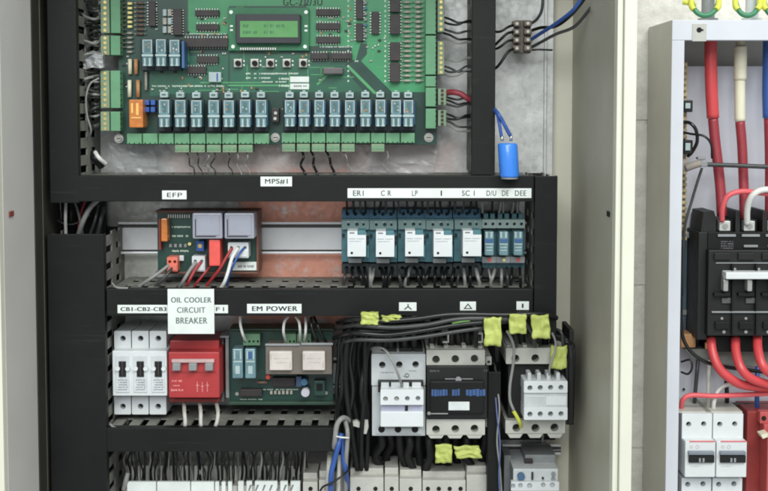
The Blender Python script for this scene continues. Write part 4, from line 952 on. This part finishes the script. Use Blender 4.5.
for k in range(50):
    x = 126+k*3.7; dd = rr.uniform(34, 62)
    wire('thin black wire between the bottom terminal strip and the lower duct', [(x+rr.uniform(-3, 3), 448, dd+8), (x+rr.uniform(-3, 3), 460, dd+8), (x+rr.uniform(-2, 2), 472, dd), (x, 486, 44)], rr.uniform(.7, 1.3), WMAT if k % 3 else (WDGR if k % 2 else WGRY), g)
wire('short grey cable stub at the left end of the bottom terminal strip', [(128, 473, 60), (126, 480, 62), (123.5, 490, 58)], 2.4, WGRY, cat='cable', name='cable')
b = M(); b.box(308, 452, 330, 474, 2, 30, 1); tag(b.done('grey_block', mat('dim grey', (92, 92, 90), .6)), 'dim grey block under the right end of the lower duct', 'block')
# ================================================================ WIRES AROUND THE MAIN BOARD
g = 'grey wires from the left edge of the green board into the duct'
rr = random.Random(21)
for k in range(34):
    y = -4+k*3.95+rr.uniform(-1, 1)
    if 56 < y < 69: continue
    c = rr.choice([WDGR, WGRY, WGRY, WBLK, WDGR])
    y2 = y+rr.uniform(-6, 10)
    wire('thin grey or black wire from the left plugs of the green board into duct', [(101, y, 38), (95, y+rr.uniform(-3, 4), 46+rr.uniform(0, 10)), (86, (y+y2)/2+rr.uniform(-4, 5), 50+rr.uniform(-14, 10)), (79, y2, 52), (66, y2+2, 46)], rr.uniform(1, 1.6), c, g)
wire('long thin grey wire looping down the left edge beside the board plugs', [(99, 78, 60), (90, 84, 64), (86, 98, 66), (87, 115, 64), (91, 131, 62), (86, 140, 50)], 1, WGRY)
b = M(); b.crumple(84, 52, 104, 68, 50, 8, 1.2, 3); tag(b.done('plastic_wrap', mat('grey film', (158, 160, 162), .3)), 'crumpled pale grey wrap between two left plugs of the green board', 'wrap')
FILM = mat('clear film', (214, 216, 218), .12, var=.03, spec=.9); FILM.node_tree.nodes['Principled BSDF'].inputs['Alpha'].default_value = .2
b = M(); b.crumple(108, 143, 152, 176, 18, .6, 5, 4, 9); o = b.done('plastic_film', FILM); tag(o, 'crumpled clear plastic film below the lower left corner of the green board', 'film')
b = M(); b.crumple(372, 140, 440, 177, 14, .6, 4.5, 14, -8); o = b.done('plastic_film', FILM); tag(o, 'crumpled clear plastic film below the lower right corner of the green board', 'film')
wire('thick black cable stub lying across the plate at the lower left of the board', [(88, 150, 30), (95, 158, 40), (102, 166, 34)], 4.2, WBLK, cat='cable', name='cable')
wire('pale cable end beside the black stub at lower left of the board', [(95, 152, 44), (99, 158, 48), (106, 164, 40)], 2.2, WWHT, cat='cable', name='cable')
g = 'black wires from the right edge of the green board into the duct'
for y, y2, m_ in ((17, 22, WBLK), (22, 21, WBLK), (33, 39, WBLK), (29, 31, WDGR), (38, 42, WGRY), (58, 58, WGRY), (66, 71, WDGR), (70, 66, WDGR), (74, 70, WGRY), (96, 97, WBLK), (99, 103, WBLK), (103, 104, WDGR), (113, 117, WBLK), (117, 115, WBLK), (120, 127, WDGR), (124, 131, WGRY)):
    wire('thin wire bowing from the right plugs of the green board into the duct', [(444, y, 40), (450, y+2, 52), (458, (y+y2)/2+3, 56), (467, y2, 54), (480, y2, 48)], 1.15, m_, g)
wire('red wire from the right edge of the green board into the duct', [(445, 93, 40), (453, 92, 52), (461, 94, 54), (469, 99, 54), (480, 102, 46)], 3, mat('dull red wire', (150, 58, 68), .45))
g = 'short wires under the bottom plugs of the green board'
for x, y2, m_ in ((186, 168, WDGR), (196, 172, WDGR), (208, 166, WGRY), (214, 170, WDGR), (228, 171, WDGR), (236, 173, WGRY), (302, 173, WBLK), (311, 174, WBLK), (326, 174, WBLK), (343, 170, WGRY), (387, 170, WGRY), (246, 171, WGRY)):
    q = rr.uniform(-5, 5)
    wire('short wire hanging from a bottom plug of the green board into the duct', [(x, 151, 38), (x+2+q*.3, 157, 46), (x+q, 165, 42), (x+q+4, y2, 50), (x+q+5, y2+8, 46)], (.7 if m_ != WBLK else 1.3), m_, g)
# ---- middle row wires
g = 'black wires above the white relays'
for k in range(26):
    x = 346+k*6.9+rr.uniform(-1.5, 1.5)
    wire('short dark wire entering the top terminals of the relay row', [(x+rr.uniform(-2, 2), 190, 46), (x+rr.uniform(-2, 2), 202, 56), (x, 213, 52)], rr.uniform(.9, 1.4), rr.choice([WMAT, WBLK, WMAT, WDGR]) if k < 19 else rr.choice([WMAT, WGRY]), g)
g = 'black wires below the relay row'
for k in range(30):
    x = 345+k*6.0+rr.uniform(-1.5, 1.5); q = rr.uniform(-5, 5)
    wire('short dark wire curving from the lower relay terminals into the duct', [(x, 268, 48), (x+q*.5, 276, 62), (x+q, 284, 60), (x+q*.6, 294, 52)], rr.uniform(1.1, 2), rr.choice([WBLK, WBLK, WDGR, WBLK, WGRY]), g)
g = 'cables in the gap of the left duct'
for k, (p, r, m_) in enumerate((([(66, 196, 50), (65.5, 215, 62), (66, 240, 52)], 1.7, WWHT), ([(100, 198, 60), (90, 208, 66), (82, 224, 66), (76, 245, 50)], 2.6, WGRY), ([(98, 205, 50), (95, 220, 56), (88, 240, 50)], 1.4, WDGR), ([(72, 196, 46), (78, 212, 52), (84, 240, 44)], 1.2, WGRY), ([(86, 198, 40), (80, 216, 44), (79, 240, 40)], 1.6, WDRD), ([(56, 215, 40), (60, 222, 48), (74, 224, 46), (90, 215, 40)], 1, WDGR), ([(104, 206, 40), (100, 222, 46), (97, 240, 44)], 2.4, WDGR), ([(60, 196, 36), (61, 218, 40), (59, 242, 36)], 2.2, WBLK), ([(72, 198, 30), (71, 218, 34), (72, 244, 30)], 3, WBLK))):
    wire(['bright white wire crossing the gap of the left duct', 'thick grey cable slanting across the gap of the left duct', 'dark grey wire beside the slanting grey cable', 'thin grey wire crossing the duct gap', 'dull red wire in the duct gap', 'thin dark wire lying sideways in the duct gap', 'dark grey cable at the right side of the duct gap', 'black wire at the left side of the duct gap', 'thick black cable deep in the duct gap'][k], p, r, m_, g)
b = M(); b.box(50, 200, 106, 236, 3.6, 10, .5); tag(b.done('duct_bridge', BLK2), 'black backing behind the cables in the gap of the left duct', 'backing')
b = M(); b.tube([(112, 283, 84), (117, 287.6, 89), (128, 288.3, 90)], 1.1); tag(b.done('wire', WGRY), 'grey wire end curled over the left end of the middle duct', 'wire')
# ================================================================ TOP RIGHT: TERMINAL BLOCK, CAPACITOR
t = thing('connector_strip', 'small brown screw connector strip hanging on its wires right of the black duct', 'connector strip', (522, 36, 20))
b = M(); b.box(515, 20, 531, 53, 20, 34, 1); b.done('body', mat('brown grey connector', (112, 102, 92), .5, var=.2), t)
for k in range(4):
    b = M(); b.box(512.5, 20.5+k*8.2, 520.5, 26.5+k*8.2, 34.05, 42, 1.4); b.box(524, 20.2+k*8.2, 532.5, 26.2+k*8.2, 34.05, 42, 1.4); c = b.done('terminal', MATS['brown grey connector'], t)
    b = M(); b.cyl(517, 23.5+k*8.2, 1.6, 42.02, 42.6, 10); b.cyl(528, 23.2+k*8.2, 1.6, 42.02, 42.6, 10); b.done('screws', METAL, c)
for l, p, r, m_ in (('black wire above the others at the left of the connector strip', [(488, 31, 40), (500, 31.5, 46), (508, 27, 46), (516, 24, 38)], 1.3, WBLK),
    ('black wire second from the top at the left of the connector strip', [(488, 52, 38), (500, 40, 46), (508, 33, 46), (516, 32, 38)], 1.4, WBLK),
    ('black wire third from the top at the left of the connector strip', [(488, 49, 34), (498, 48, 44), (508, 41, 45), (516, 40, 38)], 1.3, WBLK),
    ('black wire lowest at the left of the connector strip', [(488, 72, 34), (498, 66, 46), (508, 52, 46), (516, 48, 38)], 1.5, WBLK),
    ('dark wire rising from the top right of the connector strip', [(530, 24, 38), (537, 19, 46), (542, 9, 50), (543, -8, 50)], 1.5, WDGR),
    ('bright blue wire running up right from the connector strip', [(530, 40, 38), (541, 33, 56), (558, 22, 84), (574, 9, 104), (584, -6, 110)], 1.9, WBLU),
    ('black wire beside the blue wire, rising to the upper right', [(530, 31, 38), (541, 27.5, 50), (556, 26, 70), (572, 14, 90), (588, -6, 100)], 1.7, WBLK),
    ('dark grey wire running right from the lowest connector terminal', [(530, 48, 38), (541, 42, 52), (556, 34, 66), (575, 26, 76), (592, 6, 84)], 1.6, WDGR),
    ('thin dark wire running straight right below the connector strip', [(530, 50, 36), (540, 49.5, 40), (552, 50, 30)], 1, WDGR)):
    wire(l, p, r, m_)
t = thing('capacitor', 'bright blue cylindrical capacitor hanging on two blue wires over the duct end', 'capacitor', (509, 158, 88))
b = M(); c0 = P(507.5, 143, 100); c1 = P(509.5, 177, 100); R = mm(9.9, 100); ax_ = (c1-c0); n = 28; prof = [(0, .55), (0, .8), (.02, .93), (.06, 1), (.94, 1), (.985, .96), (1, .88), (1, .0)]
prev = None
for f_, rr_ in prof:
    ring = [b.bm.verts.new(c0+ax_*f_+Vector((math.cos(a*2*math.pi/n)*R*max(rr_, .01), math.sin(a*2*math.pi/n)*R*max(rr_, .01), 0))) for a in range(n)]
    if prev:
        for a in range(n):
            f = b.bm.faces.new((prev[a], prev[(a+1) % n], ring[(a+1) % n], ring[a])); f.smooth = True
    else: b.bm.faces.new(ring[::-1])
    prev = ring
bmesh.ops.recalc_face_normals(b.bm, faces=b.bm.faces[:])
b.done('sleeve', CAPB, t)
b = M()
cc = c1
for k in range(1):
    ring0 = [b.bm.verts.new(cc+Vector((math.cos(a*2*math.pi/n)*R*.86, math.sin(a*2*math.pi/n)*R*.86, -.0002))) for a in range(n)]
    ring1 = [b.bm.verts.new(cc+Vector((math.cos(a*2*math.pi/n)*R*.86, math.sin(a*2*math.pi/n)*R*.86, -.0016))) for a in range(n)]
    for a in range(n): b.bm.faces.new((ring0[a], ring0[(a+1) % n], ring1[(a+1) % n], ring1[a]))
    b.bm.faces.new(ring1); b.bm.faces.new(ring0[::-1])
b.done('end_cap', GREYP, t)
b = M(); b.tube([(502, 141, 100), (502, 136, 100)], 1.8); b.tube([(511, 141, 101), (511, 135, 101)], 1.6); b.done('terminal_pin', PIN, t)
wire('left blue lead of the hanging capacitor', [(488, 104, 60), (496, 112, 96), (499, 122, 99), (501.5, 137, 100)], 1.7, WBLU)
wire('right blue lead of the hanging capacitor', [(488, 102, 60), (497, 112, 98), (503, 122, 101), (510.5, 136, 101)], 1.9, WBLU)
# ================================================================ RIGHT-HAND BOX
BD = 72   # depth of its front
bx0 = P(672, 20, BD).x; bzt = P(672, 20, BD).z; bxr = bx0+.33; bzb = bzt-.82; YB = .022; YFb = -BD/1000
box2 = thing('breaker_box', 'pale grey wall box on the right with its cover off, holding red cables and breakers', 'electrical box', (800, 700, 0))
M().wbox(bx0, bx0+.0015, YFb+.0002, YB, bzb, bzt).done('side_panel', LSIDE, box2)
M().wbox(bxr-.0015, bxr, YFb+.0002, YB, bzb, bzt).done('side_panel', LSIDE, box2)
M().wbox(bx0+.0016, bxr-.0016, YFb+.0002, YB, bzt-.0015, bzt).done('top_panel', LSIDE, box2)
M().wbox(bx0+.0016, bxr-.0016, YFb+.0002, YB, bzb, bzb+.0015).done('bottom_panel', LSIDE, box2)
M().wbox(bx0+.0016, bxr-.0016, YB-.002, YB-.0005, bzb+.0016, bzt-.0016).done('back_panel', LSIDE, box2)
fx = P(681.3, 250, BD+1.5).x; fz = P(720, 40, BD+1.5).z
m = M()
m.wbox(bx0, fx, YFb-.0015, YFb, bzb, fz-.0002, .0004)
m.wbox(bx0, bxr, YFb-.0015, YFb, fz, bzt, .0004)
m.wbox(fx-.0015, fx, YFb+.0002, YFb+.012, bzb, fz-.0002)
m.wbox(fx, bxr-.02, YFb+.0002, YFb+.012, fz, fz+.0014)
m.done('front_flange', LILAC, box2)
m = M(); m.box(692.5, 23.5, 706.5, 41.2, BD+1.7, BD+2.4, .3); c = m.done('latch_plate', mat('dull latch metal', (186, 186, 180), .45, .3), box2)
m = M(); m.cyl(699.3, 29.8, 2.6, BD+2.42, BD+2.8, 16); m.box(699, 29, 703.5, 30.8, BD+2.45, BD+2.9, .1); m.done('latch_hole', HOLE, c)
pz = P(720, 66, 4).z
M().wbox(bx0+.010, bxr-.01, -.004, -.002, bzb+.03, pz, .0006).done('chassis_plate', mat('lavender chassis', (204, 206, 216), .4, var=.05, scale=15), box2)
# braided strap
b = M(); b.box(680.6, 62, 686.5, 242, 12, 24, 1.2)
for k in range(30): b.box(680.2, 63+k*6, 687.2, 66.5+k*6, 24.05, 28, .9)
tag(b.done('braided_strap', BRAID), 'beige braided strap running down inside the left edge of the grey box', 'strap')
b = M(); b.box(678.5, 228, 686, 232, 12, 34, .6); tag(b.done('strap_clamp', mat('olive clamp', (128, 116, 70), .5)), 'dull olive clamp at the foot of the braided strap', 'clamp')
for k, (y, h) in enumerate(((100, 12), (140, 14))):
    t = thing('cable_clip', 'black clip with white insert on the strap, '+('the upper one' if k == 0 else 'the lower one'), 'clip', (688, y+h/2, 10), 'black clips on the braided strap')
    b = M(); b.box(684, y, 693, y+h, 12, 34, 1.2); b.done('body', BLK2, t)
    b = M(); b.box(685.5, y+3, 690.5, y+h-3.5, 34.05, 36, .5); b.done('insert', RELF, t)
wire('thick black loop beside the red cable, curling out of the strap', [(682, 122, 26), (690, 123, 36), (696, 130, 38), (697, 142, 36), (692, 152, 30), (688, 156, 24)], 1.8, WBLK)
wire('thin black wire arching from the strap to the red cable', [(682, 132, 30), (692, 134, 40), (704, 136, 46), (711, 144, 46), (712, 158, 40)], 1.2, WBLK)
wire('thin grey black wire falling down the inside left of the box', [(702, 168, 32), (698, 180, 34), (692, 200, 34), (685, 226, 36), (683, 260, 36), (682, 295, 36)], 1.4, WDGR)
# ---- phase cables
b = M(); t = thing('phase_cable', 'thick red cable with red shrink sleeve, leftmost in the grey box', 'cable', (712, 130, 10), 'thick phase cables in the grey box')
M().tube([(710.5, 30, 30), (710.8, 60, 30), (711.5, 90, 30), (713, 118, 30)], 6.1, 14).done('sleeve', WSHR, t)
M().tube([(713, 118.2, 30), (715, 140, 31), (718, 165, 33), (720.5, 190, 35), (722, 216, 38)], 5.1, 14).done('core', WDRD, t)
t = thing('phase_cable', 'thick red cable with a cream sleeve, second in the grey box', 'cable', (741, 130, 10), 'thick phase cables in the grey box')
M().tube([(740.5, 30, 30), (740.5, 46, 30)], 4.6, 14).done('tape_wrap', mat('dull cream', (176, 172, 150), .5), t)
M().tube([(740.5, 46.2, 30), (740.6, 60, 30), (740.2, 80, 30)], 6.2, 14).done('sleeve', SLEEV, t)
M().tube([(740, 78, 30), (739.8, 100, 30), (740, 121, 30)], 5.3, 14).done('sleeve', SLEEV, t)
M().tube([(740, 121.2, 30), (742, 145, 31), (743.5, 180, 33), (744.5, 219, 38)], 4.8, 14).done('core', WDRD, t)
t = thing('phase_cable', 'thick red cable with a blue sleeve at the right edge of the photo', 'cable', (770, 130, 10), 'thick phase cables in the grey box')
M().tube([(769.5, 30, 30), (769, 60, 30), (768.5, 90, 30), (769, 118, 30)], 6.1, 14).done('sleeve', WBLU, t)
M().tube([(769, 118.2, 30), (770, 160, 31), (770, 219, 38)], 5, 14).done('core', WDRD, t)
wire('grey cable running straight across the grey box over the red cables', [(697, 164, 50), (712, 164.6, 50), (740, 165.6, 50), (775, 167, 50), (820, 168, 48)], 2.3, WDGR, cat='cable', name='cable')
t = thing('cable_gland', 'pale brown clamp fixing the grey cable at the left of the grey box', 'clamp', (688, 165, 20))
b = M(); b.box(680, 160, 689, 172, 20, 50, 2); b.done('body', mat('dusty taupe', (142, 134, 126), .6), t)
b = M(); b.tube([(686, 168, 50), (694, 165, 52), (701, 163, 52)], 3.8, 14); b.done('neck', MATS['dusty taupe'], t)
b = M(); b.box(701, 160, 708, 167, 46, 56, 1.5); b.box(698, 157, 706, 159.5, 46, 54, .6); b.done('collar', mat('grey collar', (134, 136, 140), .5), t)
# ---- moulded case breaker
t = thing('moulded_breaker', 'large black three-pole breaker with a long white handle bar in the grey box', 'breaker', (735, 280, 10))
b = M(); b.box(708, 250, 800, 336, 6, 60, 1.2); b.done('body', BLK2, t)
b = M(); b.box(698, 232, 707.8, 340, 6, 50, 1); b.poly([(701, 231.8), (703.5, 212), (714, 211), (716, 218), (716, 231.8)], 10, 50); b.done('side_wall', BLK2, t)
for x in (735.5, 762.5): 
    b = M(); b.box(x, 210.5, x+5, 236, 6, 50, 1); b.done('barrier', BLK2, t)
b = M(); b.box(716.3, 219.5, 734, 231.5, 6, 42, .4); b.box(741, 219.5, 757, 231.5, 6, 42, .4); b.box(768, 219.5, 790, 231.5, 6, 42, .4); b.done('terminal_recess', BLK, t)
for x in (719.5, 744, 767.8):
    b = M(); b.box(x, 221, x+11, 231, 42.1, 50, .8); c = b.done('terminal', mat('bright terminal', (198, 200, 196), .35, .4), t)
    b = M(); b.cyl(x+6, 226.3, 2.7, 50.02, 51, 14); c2 = b.done('screw', METAL, c)
b = M(); b.box(708, 232, 800, 249.6, 6, 52, .8); st = b.done('upper_step', BLK, t)
b = M()
for x in (718, 742, 766): b.box(x, 234.3, x+18, 236.8, 52.05, 54, .4)
b.box(744, 245, 758, 247.4, 52.05, 54, .4); b.box(768, 245, 782, 247.4, 52.05, 54, .4); b.done('white_bar', GREYP, st)
b = M()
for k in range(4): greek(b, 721, 733, 241+k*2.2, 1.2, 52.05, k, .1)
b.done('print', mat('grey lavender print', (112, 108, 118), .5), st)
b = M(); b.box(716, 262.5, 800, 263.6, 60.05, 61, .2); b.done('ridge', GREYP, t); b = M(); b.box(712, 311.5, 800, 313, 60.05, 63, .3); b.done('ridge', GREYP, t)
for k in range(3):
    x = 732+k*24; b = M(); b.box(x, 264, x+1.6, 271.6, 60.05, 65, .3); b.box(x, 280.2, x+1.6, 311, 60.05, 65, .3); b.box(x, 313.5, x+1.6, 335.5, 60.05, 64, .3); b.done('pole_rib', BLK, t)
for k in range(4):
    x = 714.5+k*24; b = M(); b.box(x, 293, x+16, 296.5, 60.05, 66, .5); b.done('step', BLK, t); b = M(); b.box(x+1, 322, x+15, 329.5, 60.05, 63.5, .8); b.done('step', BLK, t)
    b = M(); b.box(x, 253, x+16, 260, 60.05, 62.5, .6); b.done('step', BLK2, t)
b = M(); b.box(726, 272.3, 800, 279.3, 60.05, 74, 1); h = b.done('handle', WHITE, t)
for k in range(4):
    x = 723.5+k*24; b = M(); b.box(x, 280, x+5, 291.5, 60.05, 70, 1.2); b.box(x, 276, x+2.2, 279.9, 60.05, 68, .6); b.done('toggle', mat('silver toggle', (170, 170, 168), .35, .4), t)
b = M()
for k in range(4):
    for x, y, r in ((735+k*24, 269, 1.3), (722+k*24, 318.5, 1.4), (724+k*22, 332, 1.7), (721, 257, 1.2)): b.cyl(x, y, r, 60.02, 61, 10)
b.done('rivet', METAL, t)
b = M()
for k in range(4): b.box(722+k*24, 298, 731+k*24, 303.5, 60.05, 62, .8)
b.done('window', mat('dim window', (82, 84, 84), .4), t)
b = M(); b.box(709, 336.4, 800, 352, 6, 42, .8); c = b.done('lower_step', BLK, t)
t = thing('breaker_bracket', 'blue grey metal mounting plate behind the left side of the large black breaker', 'bracket', (690, 290, 4))
b = M(); b.box(683, 232, 699, 348, 4.5, 8, .5); b.done('plate', mat('blue grey steel', (92, 110, 122), .45, .4, var=.3, scale=30), t)
b = M(); b.box(684, 232, 692, 238, 8.1, 14, .8); b.done('tab', GREYP, t); b = M(); b.box(683, 310, 699, 315, 8.1, 10, .4); b.done('stripe', GREYP, t)
b = M(); b.poly([(684, 349), (800, 349), (800, 370), (708, 362), (694, 358)], 4.5, 26); tag(b.done('base_tray', mat('grey tray', (128, 130, 124), .5)), 'grey tray under the large black breaker', 'tray')
for k, (x, y, w_, h_) in enumerate(((681, 334, 15, 14), (706, 343, 8, 7), (732, 342, 8, 7))):
    b = M(); b.box(x, y, x+w_, y+h_, 8.2 if k == 0 else 42.2, 30 if k == 0 else 48, 1.6); tag(b.done('insulator', TAN), ['large tan insulator at the lower left of the black breaker', 'small tan insulator left of the first red cable', 'small tan insulator beside the third red cable'][k], 'insulator')
b = M(); b.tube([(680.5, 240, 46), (680.8, 290, 46), (681, 325, 46), (686, 345, 48), (700, 359, 50), (720, 366, 48), (770, 373, 40)], 1.9); tag(b.done('cable', WBLK), 'thin black cable curving round the lower left corner of the black breaker', 'cable')
g = 'red cables leaving the bottom of the black breaker'
for k, p in enumerate(([(711, 338, 44), (712.5, 352, 52), (719, 368, 58), (731, 379, 60), (748, 386, 58), (790, 388, 54)], [(735.5, 338, 44), (736, 352, 54), (741, 368, 64), (752, 379, 66), (775, 386, 62), (800, 388, 60)], [(757.5, 336, 46), (758, 350, 60), (763, 366, 70), (775, 376, 70), (800, 384, 66)])):
    wire(['thick red cable curving right from the breaker, the leftmost of three', 'thick red cable curving right from the breaker, the middle one', 'thick red cable curving right from the breaker, nearest the photo edge'][k], p, 4.7, WSHR, g, 'cable', 'cable', 14)
wire('pinkish red wire arching from the first terminal of the black breaker to the right', [(722, 221, 51), (722.5, 208, 58), (728, 196, 62), (740, 191.5, 62), (757, 192.5, 60), (800, 198, 54)], 2.7, WPNK)
wire('white wire arching from the second terminal of the black breaker', [(747, 224, 51), (747.5, 208, 60), (752, 196, 66), (762, 190, 67), (775, 192, 64), (800, 210, 54)], 3.1, WWHT)
wire('pinkish red wire running over the two white breakers to the right', [(681.5, 416, 40), (682, 402, 48), (690, 395.5, 50), (712, 396, 50), (740, 395, 50), (800, 392, 46)], 2.5, WPNK)
wire('white wire bending over the joint of the two white breakers', [(713.5, 414, 40), (714, 402, 46), (719, 390, 46), (730, 384.5, 44), (760, 384, 38), (800, 380, 34)], 2.1, WWHT)
wire('straight cream wire standing between the two white breakers', [(708.5, 414, 34), (708.3, 395, 36), (708.5, 372, 30), (709, 360, 26)], 2.2, BEIGE)
wire('dark grey wire standing left of the cream wire', [(694, 412, 22), (695, 395, 26), (697, 372, 26), (698, 360, 22)], 2, WDGR)
wire('dark wire behind the right white breaker', [(726, 412, 20), (727, 398, 24), (726, 376, 24)], 2.2, WBLK)
wire('blue wire dropping into the box beside the brown red block', [(757.5, 412, 30), (757, 398, 34), (757, 380, 30), (758, 366, 24)], 2.4, WBLU)
wire('grey cable lying level behind the white breakers', [(727, 404, 16), (745, 404.5, 18), (800, 405, 16)], 1.7, WDGR)
wire('small black loop of wire under the strap at the left of the box', [(681, 362, 30), (690, 360, 34), (692, 368, 36), (688, 374, 34), (681, 372, 30)], 1.1, WBLK)
b = M(); b.cyl(677+7, 389.5, 1.3, 6, 7, 10); tag(b.done('hole_plug', HOLE), 'small black plug in the chassis plate left of the white breakers', 'plug')
# ---- two residual current breakers
t = thing('two_pole_breaker', 'left white two-pole breaker with red line, lower right of the photo', 'breaker', (698, 450, 6), 'white two-pole breakers with a red line')
b = M(); b.holed(682, 413.5, 712, 441, 6, 60, [(688.7, 424.3, 2.7), (703.7, 424, 2.7)], 11); u = b.done('upper_terminal', WHITE, t); b = M(); b.cyl(688.7, 424.3, 2.1, 50, 51.5, 12); b.cyl(703.7, 424, 2.1, 50, 51.5, 12); b.done('screws', MATS['dark screw'], u)
b = M(); b.box(674.5, 411.5, 711.5, 413.2, 6, 56, .4); b.done('rear_lip', BEIGE, t)
b = M(); b.box(685, 441.5, 715.4, 477.5, 6, 72, 1); bd = b.done('body', WHITE, t)
b = M(); b.box(689.5, 441, 715, 442.1, 72.02, 72.6, .15); b.done('red_line', WPNK, bd)
b = M(); b.box(689, 452, 714.6, 455.2, 72.02, 77, .6); b.done('toggle', mat('steel toggle', (134, 142, 152), .35, .3), bd)
b = M(); b.box(689, 455.6, 714.6, 463, 72.02, 75, .6); b.done('switch_recess', BLK2, bd)
b = M(); b.box(699, 458.5, 701, 462.5, 75.02, 76.5, .3); b.box(702.6, 458.5, 704.6, 462.5, 75.02, 76.5, .3); b.done('lever_mark', GREYP, bd)
b = M(); b.ring(691.5, 447, 1.5, 1, 72.02, 72.3); b.ring(697.5, 447, 1.9, 1.4, 72.02, 72.3); greek(b, 689.5, 700, 466, .9, 72.02, 4, .1); b.done('print', mat('very faint print', (190, 186, 184), .5), bd)
b = M(); b.holed(681.5, 478.2, 711, 512, 6, 60, [(687.8, 484.5, 2.7), (703, 484, 2.7)], 11); b.done('lower_terminal', WHITE, t)
dup(t, P(744, 450, 66)-P(712.8, 450, 66), 'right white two-pole breaker with red line, next to the brown red block')
t = thing('main_switch', 'brown red switch block at the lower right corner of the photo', 'switch', (770, 450, 6))
b = M(); b.box(746.5, 411, 800, 500, 6, 46, 1.5); b.done('body', DKRED, t)
b = M(); b.box(760, 412, 800, 424, 46.1, 56, 1.2); b.box(764, 424.4, 800, 434, 46.1, 60, 1.2); b.box(767, 434.4, 800, 500, 46.1, 68, 1.2); b.done('stepped_front', mat('rose red plastic', (186, 84, 84), .45), t)
b = M(); b.cyl(764, 418.5, 2.4, 56.02, 56.8, 14); b.done('screw_hole', HOLE, t)
b = M(); b.poly([(761, 435), (768, 433), (768, 437), (763, 439)], 60.1, 72); b.done('handle_tip', SLEEV, t)
# ---- earth wires over the box
def loop(cx, w_, label, y=15):
    t = thing('earth_wire', label, 'wire', (cx, y, 60), 'green and yellow earth loops above the grey box')
    M().tube([(cx-w_, -14, 50), (cx-w_+.3, 2, 64), (cx-w_*.62, 12, 68), (cx, 15.5, 69), (cx+w_*.62, 12, 68), (cx+w_-.3, 2, 64), (cx+w_, -14, 50)], 2.6, 12).done('green_strand', WGRN, t)
    for sx in (-1, 1):
        M().tube([(cx+sx*(w_+.2), 0, 64.5), (cx+sx*(w_-.1), 6, 67.6), (cx+sx*(w_-2.4), 9.5, 69.2)], 2.95, 12).done('yellow_stripe', WYEL, t)
loop(705, 13.5, 'green and yellow earth loop above the left corner of the grey box')
loop(747.5, 12, 'green and yellow earth loop in the middle above the grey box')
loop(775, 11, 'green and yellow earth loop cut by the right photo edge')
wire('short yellow wire end at the far left of the earth loops', [(683, 2, 60), (689, 3, 62), (695, 5, 60)], 2.5, WYEL)
for k, x in enumerate((708, 752)):
    t = thing('conduit_gland', ['grey cable gland entering the box top inside the left earth loop', 'white cable gland entering the box top inside the middle earth loop'][k], 'gland', (x, 18, 30), 'cable glands in the box top')
    zt = bzt
    c = P(x, 10, 40)
    b = M(); n = 20
    for z0, z1, r in ((zt+.0002, zt+.004, .0095), (zt+.0042, zt+.03, .0062)):
        a0 = [b.bm.verts.new((c.x+r*math.cos(a*2*math.pi/n), c.y+r*math.sin(a*2*math.pi/n), z0)) for a in range(n)]
        a1 = [b.bm.verts.new((v.co.x, v.co.y, z1)) for v in a0]
        for a in range(n): b.bm.faces.new((a0[a], a0[(a+1) % n], a1[(a+1) % n], a1[a]))
        b.bm.faces.new(a1); b.bm.faces.new(a0[::-1])
    b.done('body', GREYP if k == 0 else WHITE, t)
# ================================================================ LIGHT
wd = bpy.data.worlds.new('World'); sc.world = wd; wd.use_nodes = True
bg = wd.node_tree.nodes['Background']; bg.inputs[0].default_value = (.93, .98, 1, 1); bg.inputs[1].default_value = .58
def area(name, loc, aim, sx, sy, e, col=(1, 1, 1)):
    l = bpy.data.lights.new(name, 'AREA'); l.shape = 'RECTANGLE'; l.size = sx; l.size_y = sy; l.energy = e; l.color = col
    o = bpy.data.objects.new(name, l); COL.objects.link(o); o.location = loc
    o.rotation_euler = (Vector(aim)-Vector(loc)).to_track_quat('-Z', 'Y').to_euler()
area('ceiling_lamp', (1.15, -1.9, 2.0), (.35, 0, .3), 1.6, .8, 50, (.98, 1, .95))
area('front_ceiling_lamp', (.05, -2.3, 1.3), (.4, 0, .3), 1.2, .7, 26, (.96, 1, .99))  # unseen fill added behind the camera to brighten the darker sides
sc.render.engine = 'CYCLES'; sc.cycles.filter_width = 1.9
sc.view_settings.view_transform = 'Standard'; sc.view_settings.look = 'None'; sc.view_settings.exposure = -.08; sc.view_settings.gamma = 1
